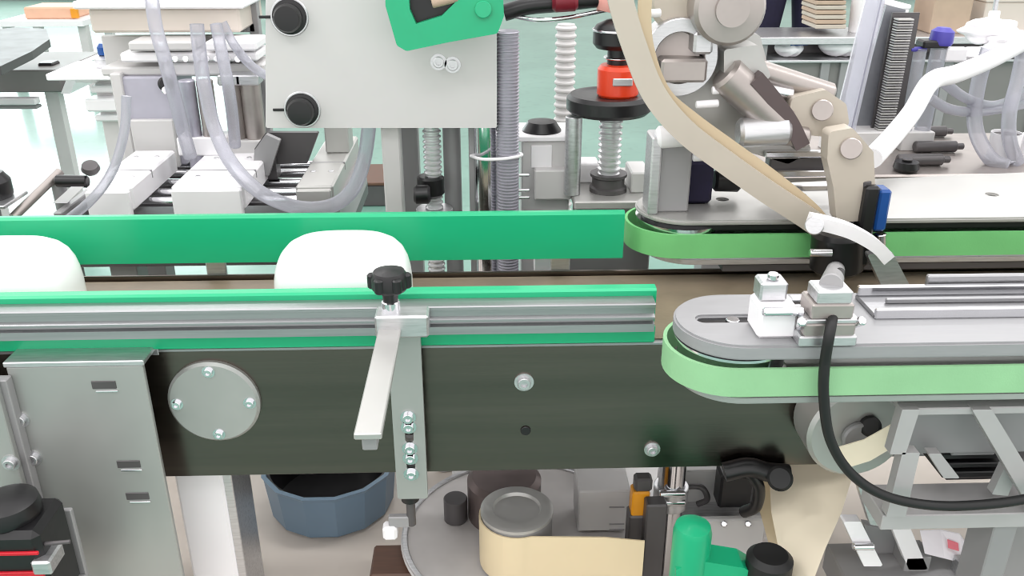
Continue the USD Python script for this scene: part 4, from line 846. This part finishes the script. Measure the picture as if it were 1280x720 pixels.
# ------------------------------------------------------------------ upper right: workbench, person, hoses
wy = 3.6
wbz = at(1020, 46, y=wy)[2]
wbx0, wbx1 = at(948, 60, y=wy)[0], at(1420, 60, y=wy)[0]
wk = Thing('workbench', 'long grey workbench with steel top across the upper right', 'workbench', ((wbx0+wbx1)/2, wy+0.2, 0))
wk.part('top', bx((wbx0-0.01, wy-0.02, wbz-0.035), (wbx1, wy+0.34, wbz), 0.003), ALU)
wk.part('shelf', bx((wbx0, wy-0.01, at(1020, 75, y=wy)[2]-0.012), (wbx1, wy+0.33, at(1020, 75, y=wy)[2]), 0.002), ALU)
wk.part('cabinet', bx((wbx0+0.02, wy+0.03, 0.06), (wbx1-0.02, wy+0.33, at(1020, 75, y=wy)[2]-0.012), 0.003), BENCH, 'grey cabinet')
for px in (958, 1028, 1052, 1180, 1300):
    x = at(px, 120, y=wy)[0]; wk.part('stile', bx((x-0.022, wy+0.010, 0.06), (x+0.022, wy+0.03, at(1020, 75, y=wy)[2]-0.012), 0.002), GREY)
for px in (952, 1092, 1410):
    x = at(px, 60, y=wy)[0]; wk.part('post', bx((x, wy, at(1020, 75, y=wy)[2]), (x+0.03, wy+0.03, wbz-0.035)), GREY)
wk.part('back_panel', bx((wbx0+0.02, wy+0.2, at(1020, 75, y=wy)[2]), (wbx1-0.02, wy+0.21, wbz-0.035)), DGREY)
zsh = at(1020, 75, y=wy)[2]
for a, b, d, lab in ((975, 1010, 0.09, 'left'), (1030, 1086, 0.11, 'right')):
    x0, x1_ = at(a, 70, y=wy)[0], at(b, 70, y=wy)[0]
    single('plastic_bag', 'white plastic bag lying at the %s on the open bench shelf' % lab, 'bag',
           (lambda m: m)(trimesh.Trimesh(*(lambda s: (np.stack([(x0+x1_)/2+s.vertices[:, 0]*(x1_-x0)/2*1.0, wy+0.09+s.vertices[:, 1]*0.08, zsh+d/2+s.vertices[:, 2]*d/2*(0.8+0.2*np.sin(9*s.vertices[:, 0]+5*s.vertices[:, 1]))], 1), s.faces))(trimesh.creation.icosphere(3)))), PAPER, smooth=60)
single('blue_marker', 'blue marker pen on the left plastic bag of the bench shelf', 'pen', rod(at(988, 54, y=wy+0.03), at(1010, 53, y=wy+0.03), 0.013), BLUE)
bo = Thing('paper_stack', 'stack of brownish ribbed cartons on the workbench left of the white bucket', 'carton stack', at(1038, 38, y=wy+0.2))
for k in range(7):
    bo.part('sheet', fbox(1020, 31-6*k, 1058, 36.2-6*k, wy+0.06, 0.22, 0.004, None), CARD if k % 2 else STRIP)
bu = Thing('bucket', 'white bucket on the workbench beside the ribbed cartons', 'bucket', at(1078, 40, y=wy+0.1))
bq = at(1078, 40, y=wy+0.15); bq[2] = wbz
bu.part('body', lathe([(0, 0), (0.066, 0), (0.070, 0.006), (0.078, 0.26), (0.080, 0.262), (0.074, 0.262), (0.066, 0.012), (0, 0.012)], bq, (0, 0, 1), 36), WPAINT)
bu.part('lid', lathe([(0, 0), (0.083, 0), (0.083, 0.018), (0.07, 0.024), (0, 0.024)], bq+(0, 0, 0.262), (0, 0, 1), 36), PINKCARD)
for px0, px1, h_, m_, nm in ((1112, 1134, 0.12, WPAINT, 'white lumpy box beside the clear channel on the workbench'), (1164, 1212, 0.17, CARD, 'brown carton with a yellow band on the workbench'), (1228, 1300, 0.15, BEIGE, 'beige box at the right end of the workbench')):
    t = Thing('storage_box', nm, 'box', (at((px0+px1)/2, 35, y=wy+0.1)[0], wy+0.15, wbz))
    x0, x1_ = at(px0, 30, y=wy+0.08)[0], at(px1, 30, y=wy+0.08)[0]
    t.part('body', bx((x0, wy+0.08, wbz), (x1_, wy+0.30, wbz+h_), 0.006), m_)
    t.part('lid', bx((x0-0.004, wy+0.076, wbz+h_), (x1_+0.004, wy+0.304, wbz+h_+0.02), 0.004), AMBER if m_ is CARD else m_)
dkc = Thing('dark_crate', 'dark low crate with brown top on the mint floor under the head plate', 'crate', at(464, 262, z=0.0))
q = at(464, 258, z=0.0)
x0, x1_ = at(440, 250, y=q[1])[0], at(486, 250, y=q[1])[0]
dkc.part('body', bx((x0, q[1], 0.0), (x1_, q[1]+0.3, at(464, 232, y=q[1])[2]), 0.005), DGREY)
dkc.part('lid', bx((x0-0.004, q[1]-0.004, at(464, 232, y=q[1])[2]), (x1_+0.004, q[1]+0.304, at(464, 228, y=q[1])[2]), 0.003), BROWN)
# drag chain, clear channel and hoses behind the rear clamp
dy = 0.62
acr = Thing('clear_channel', 'clear slanted plastic channel beside the cable chain', 'channel', at(1060, 160, y=dy))
acr.part('front_wall', pix_prism([(1040, 168), (1064, 168), (1112, -40), (1092, -40)], dy, 0.005), ACRYL)
acr.part('side_wall', pix_prism([(1062, 168), (1068, 168), (1116, -40), (1110, -40)], dy, 0.05), ACRYL)
acr.part('back_wall', pix_prism([(1064, 168), (1118, 168), (1132, 12), (1108, 6)], dy+0.05, 0.004), mat('smoke_plate', (140, 142, 148), 0.35, 0.2))
ch = Thing('cable_chain', 'grey ribbed cable chain hanging right of the clear channel', 'cable chain', at(1110, 160, y=dy))
for k in range(44):
    t = k/43.0
    ch.part('link', bar3(at(1104+26*(1-t), 24+140*t, y=dy+0.02), (0.026, 0.018, 0.0027), 0.001), GREY if k % 2 else PLATE)
ch.part('guide', pix_prism([(1088, 168), (1124, 168), (1150, 16), (1116, 16)], dy+0.032, 0.005), DGREY)
# a carrying beam
zb_ = at(1150, 205, y=0.56)[2]
bm = Thing('rear_beam', 'pale machine beam behind the rear side clamp carrying cylinders and hoses', 'beam', at(1150, 210, y=0.6))
bm.part('top', bx((at(960, 190, y=0.56)[0], 0.50, zb_-0.03), (0.98, 0.76, zb_), 0.003), WARM)
for x in (0.36, 0.88): bm.part('leg', bx((x, 0.54, BASE), (x+0.05, 0.59, zb_-0.03)), GREY)
acr.part('foot', bx((at(1040, 168, y=dy)[0], dy, zb_), (at(1120, 168, y=dy)[0], dy+0.055, at(1080, 166, y=dy)[2])), PAINT)
for py, a, b in ((186, 1128, 1178), (199, 1140, 1192), (209, 1120, 1176)):
    y = 0.55+(209-py)*0.008
    single('latch_rod', {186: 'rearmost', 199: 'middle', 209: 'front'}[py]+' of three dark latch rods on the pale beam', 'rod', [rod((at(a, py, y=y)[0], y, zb_+0.010), (at(b, py, y=y)[0], y, zb_+0.010), 0.0095, 0.002, 18), rod((at(b, py, y=y)[0]-0.03, y, zb_+0.010), (at(b, py, y=y)[0]+0.012, y, zb_+0.010), 0.0055, 0.001, 16)], DGREY, 'latch rods on the pale beam')
kb2 = Thing('turn_stop', 'small black turn stop on the pale beam right of the blue air valve', 'knob', at(1130, 214, y=0.5))
kb2.part('body', lathe([(0, 0), (0.016, 0), (0.020, 0.006), (0.018, 0.016), (0, 0.018)], (at(1132, 212, y=0.52)[0], 0.52, zb_), (0, 0, 1), 28), BLACK)
kb2.part('cap', rod((at(1132, 212, y=0.52)[0], 0.52, zb_+0.018), (at(1132, 212, y=0.52)[0], 0.52, zb_+0.021), 0.008), DGREY)
def cup(px, py, r_, h_, label):
    q = at(px, py, y=0.58); q[2] = zb_
    t = Thing('white_cup', label, 'cup', q, 'white cups on the pale beam')
    t.part('body', lathe([(0, 0), (r_*0.9, 0), (r_*0.96, 0.003), (r_, h_), (r_*0.92, h_), (r_*0.86, 0.006), (0, 0.006)], q, (0, 0, 1), 36), WPAINT)
    t.part('foot_ring', ring(q, (0, 0, 1), r_*1.12, r_*0.95, 0.005), ALU)
    t.part('liner', lathe([(0, h_-0.006), (r_*0.9, h_-0.006), (r_*0.9, h_-0.004), (0, h_-0.004)], q, (0, 0, 1), 32), DGREY)
cup(1250, 205, 0.024, 0.046, 'white cup on the pale beam under the looping hoses')
cup(1286, 205, 0.020, 0.042, 'white cup cut off by the right edge on the pale beam')
vt = Thing('vial_rack', 'pair of clear upright tubes with a violet cap right of the cable chain', 'tube rack', at(1150, 160, y=0.66))
for a, b, c_, d in (((1150, 60), (1130, 166), 0.0115, 0), ((1174, 60), (1152, 166), 0.013, 1)):
    vt.part('tube', rod(at(*a, y=0.66), at(*b, y=0.66), c_, n=20), HOSE)
cp_ = vt.part('cap', lathe([(0, 0), (0.017, 0), (0.019, 0.004), (0.018, 0.022), (0.010, 0.028), (0, 0.028)], at(1175, 56, y=0.66), (0.05, 0, 1), 30), VIOLET, 'violet cap')
vt.part('collar', bar3(at(1166, 54, y=0.66), (0.045, 0.03, 0.012), 0.003), BLACK)
vt.part('ring', rod(at(1138, 62, y=0.655), at(1158, 61, y=0.655), 0.004), VIOLET, under=cp_)
vt.part('arm', bx(at(1180, 78, y=0.65), at(1212, 60, y=0.65)+(0, 0.02, 0), 0.003), WPAINT)
vt.part('foot', bx((at(1122, 166, y=0.66)[0], 0.64, zb_), (at(1162, 166, y=0.66)[0], 0.68, at(1140, 162, y=0.66)[2])), PAINT)
single('white_hose', 'thick white hose slanting from the right edge down to the applicator arm', 'hose', hose([at(a, b, y=q) for a, b, q in ((1330, 26, 0.62), (1285, 50, 0.60), (1240, 74, 0.56), (1196, 92, 0.50), (1164, 102, 0.45), (1140, 140, 0.40), (1116, 170, 0.34), (1090, 198, 0.27))], 0.0135, 14), WPAINT)
hz('milky hose branching right from the white hose in the upper loop', [(1176, 100), (1206, 122), (1240, 132), (1275, 120), (1310, 96)], [0.52, 0.58, 0.62, 0.62, 0.62], 0.008)
hz('milky hose making the lower loop beside the white cups', [(1160, 122), (1186, 136), (1216, 140), (1250, 136), (1290, 128), (1330, 120)], [0.50, 0.56, 0.60, 0.62, 0.62, 0.62], 0.008)
hz('broad milky hose hanging down left of the white cup', [(1236, 60), (1224, 100), (1218, 140), (1222, 170), (1238, 198), (1258, 208)], [0.60, 0.60, 0.59, 0.57, 0.55, 0.54], 0.012)
hz('broad milky hose hanging down at the right edge in front of the cups', [(1280, 60), (1272, 100), (1262, 140), (1262, 175), (1272, 204)], [0.60, 0.58, 0.56, 0.55, 0.55], 0.011)
wc = Thing('wrapped_part', 'bright white plastic-wrapped part hanging at the upper right corner', 'wrapped part', at(1250, 60, y=0.72))
def lump(px, py, y, rx, ry_, rz, seed):
    s = trimesh.creation.icosphere(3); v = s.vertices
    n = np.array([1+0.16*math.sin(5*p[0]+seed)*math.cos(4*p[1]-seed)+0.10*math.sin(9*p[2]+2*seed) for p in v])
    q = at(px, py, y=y); return trimesh.Trimesh(q+v*n[:, None]*np.array([rx, ry_, rz]), s.faces)
wc.part('body', [lump(1236, 38, 0.72, 0.045, 0.03, 0.022, 1.0), lump(1262, 52, 0.70, 0.04, 0.03, 0.018, 2.3), lump(1222, 70, 0.68, 0.04, 0.025, 0.014, 3.1)], WPAINT, smooth=70)
wc.part('tag', fbox(1236, 14, 1250, 28, 0.715, 0.004, 0.001), PAPER)
wc.part('hook', hose([at(1240, 36, y=0.74), at(1244, 10, y=0.74), at(1250, -30, y=0.74), at(1252, -60, y=0.74)], 0.004), ALU)

# ------------------------------------------------------------------ the person behind the workbench
import manifold3d as m3
def capsule_body(bones, edge=0.03, it=12):
    parts = []
    for a, ra, b, rb_ in bones:
        S = m3.Manifold.sphere(1.0, 24)
        parts.append(m3.Manifold.batch_hull([S.scale((ra,)*3).translate(tuple(map(float, a))), S.scale((rb_,)*3).translate(tuple(map(float, b)))]))
    M = m3.Manifold.batch_boolean(parts, m3.OpType.Add).refine_to_length(edge); q = M.to_mesh()
    t = trimesh.Trimesh(q.vert_properties[:, :3], q.tri_verts)
    trimesh.smoothing.filter_taubin(t, iterations=it); return t
Y = 4.35; X = float(at(984, 20, y=Y)[0])
V3 = lambda x, y, z: (X+x, Y+y, z)
pe = Thing('person', 'person in dark navy trousers standing behind the workbench', 'person', (X, Y, 0))
def limb(s):
    return [(V3(s*0.115, 0, 0.93), 0.092, V3(s*0.150, 0.01, 0.50), 0.066), (V3(s*0.150, 0.01, 0.50), 0.064, V3(s*0.15, 0.03, 0.09), 0.040), (V3(s*0.15, 0.03, 0.05), 0.040, V3(s*0.17, -0.12, 0.035), 0.033)]
def armb(s):
    sh, el, wr = V3(s*0.19, 0, 1.40), V3(s*0.26, -0.02, 1.12), V3(s*0.20, -0.20, 0.98)
    B = [(sh, 0.052, el, 0.040), (el, 0.038, wr, 0.028), (wr, 0.027, V3(s*0.185, -0.27, 0.965), 0.030)]
    for k in range(4):
        f = V3(s*(0.165+0.014*k), -0.28, 0.965); g = V3(s*(0.160+0.014*k), -0.32-0.008*(k in (1, 2)), 0.95); h = V3(s*(0.158+0.014*k), -0.345-0.01*(k in (1, 2)), 0.925)
        B += [(f, 0.0095, g, 0.009), (g, 0.009, h, 0.0075)]
    B += [(V3(s*0.165, -0.24, 0.965), 0.012, V3(s*0.135, -0.28, 0.95), 0.009), (V3(s*0.135, -0.28, 0.95), 0.009, V3(s*0.130, -0.305, 0.94), 0.0075)]
    return B
head = [(V3(0, 0, 1.46), 0.052, V3(0, -0.01, 1.54), 0.050), (V3(0, 0.005, 1.66), 0.088, V3(0, -0.02, 1.60), 0.072), (V3(0, -0.03, 1.575), 0.05, V3(0, -0.055, 1.56), 0.034), (V3(0, -0.085, 1.625), 0.008, V3(0, -0.106, 1.60), 0.012)]
head += [(V3(s*0.084, 0.005, 1.635), 0.012, V3(s*0.086, 0.01, 1.60), 0.010) for s in (-1, 1)]
torso = [(V3(-0.09, 0, 0.96), 0.105, V3(0.09, 0, 0.96), 0.105), (V3(-0.06, 0, 1.0), 0.105, V3(-0.09, 0, 1.32), 0.105), (V3(0.06, 0, 1.0), 0.105, V3(0.09, 0, 1.32), 0.105), (V3(-0.14, 0, 1.39), 0.06, V3(0.14, 0, 1.39), 0.06)]
pe.part('body', capsule_body(torso+limb(-1)+limb(1)+armb(-1)+armb(1)+head, 0.012, 6), SKIN, smooth=70)
grow = lambda B, d: [(a, r+d, b, q+d) for a, r, b, q in B]
pe.part('trousers', capsule_body(grow([torso[0]]+limb(-1)[:2]+limb(1)[:2], 0.026), 0.03, 5), NAVY, 'dark navy trousers', smooth=70)
pe.part('shirt', capsule_body(grow(torso[1:], 0.012)+grow([armb(-1)[0], armb(1)[0]], 0.013), 0.03, 5), SHIRT, smooth=70)
for s in (-1, 1): pe.part('shoe', capsule_body(grow(limb(s)[2:], 0.012), 0.02, 5), BLACK, smooth=70)
pe.part('hair', capsule_body([(V3(0, 0.025, 1.675), 0.088, V3(0, 0.03, 1.64), 0.082), (V3(-0.03, -0.03, 1.72), 0.04, V3(0.03, -0.03, 1.72), 0.04)], 0.02, 4), HAIR, smooth=70)
for s in (-1, 1):
    pe.part('eye', trimesh.Trimesh(trimesh.creation.icosphere(2).vertices*0.011+np.array(V3(s*0.032, -0.083, 1.635)), trimesh.creation.icosphere(2).faces), BLACK)
pe.part('mouth', bar3(V3(0, -0.0865, 1.566), (0.04, 0.012, 0.008), 0.003), mat('lips', (176, 104, 96), 0.5))
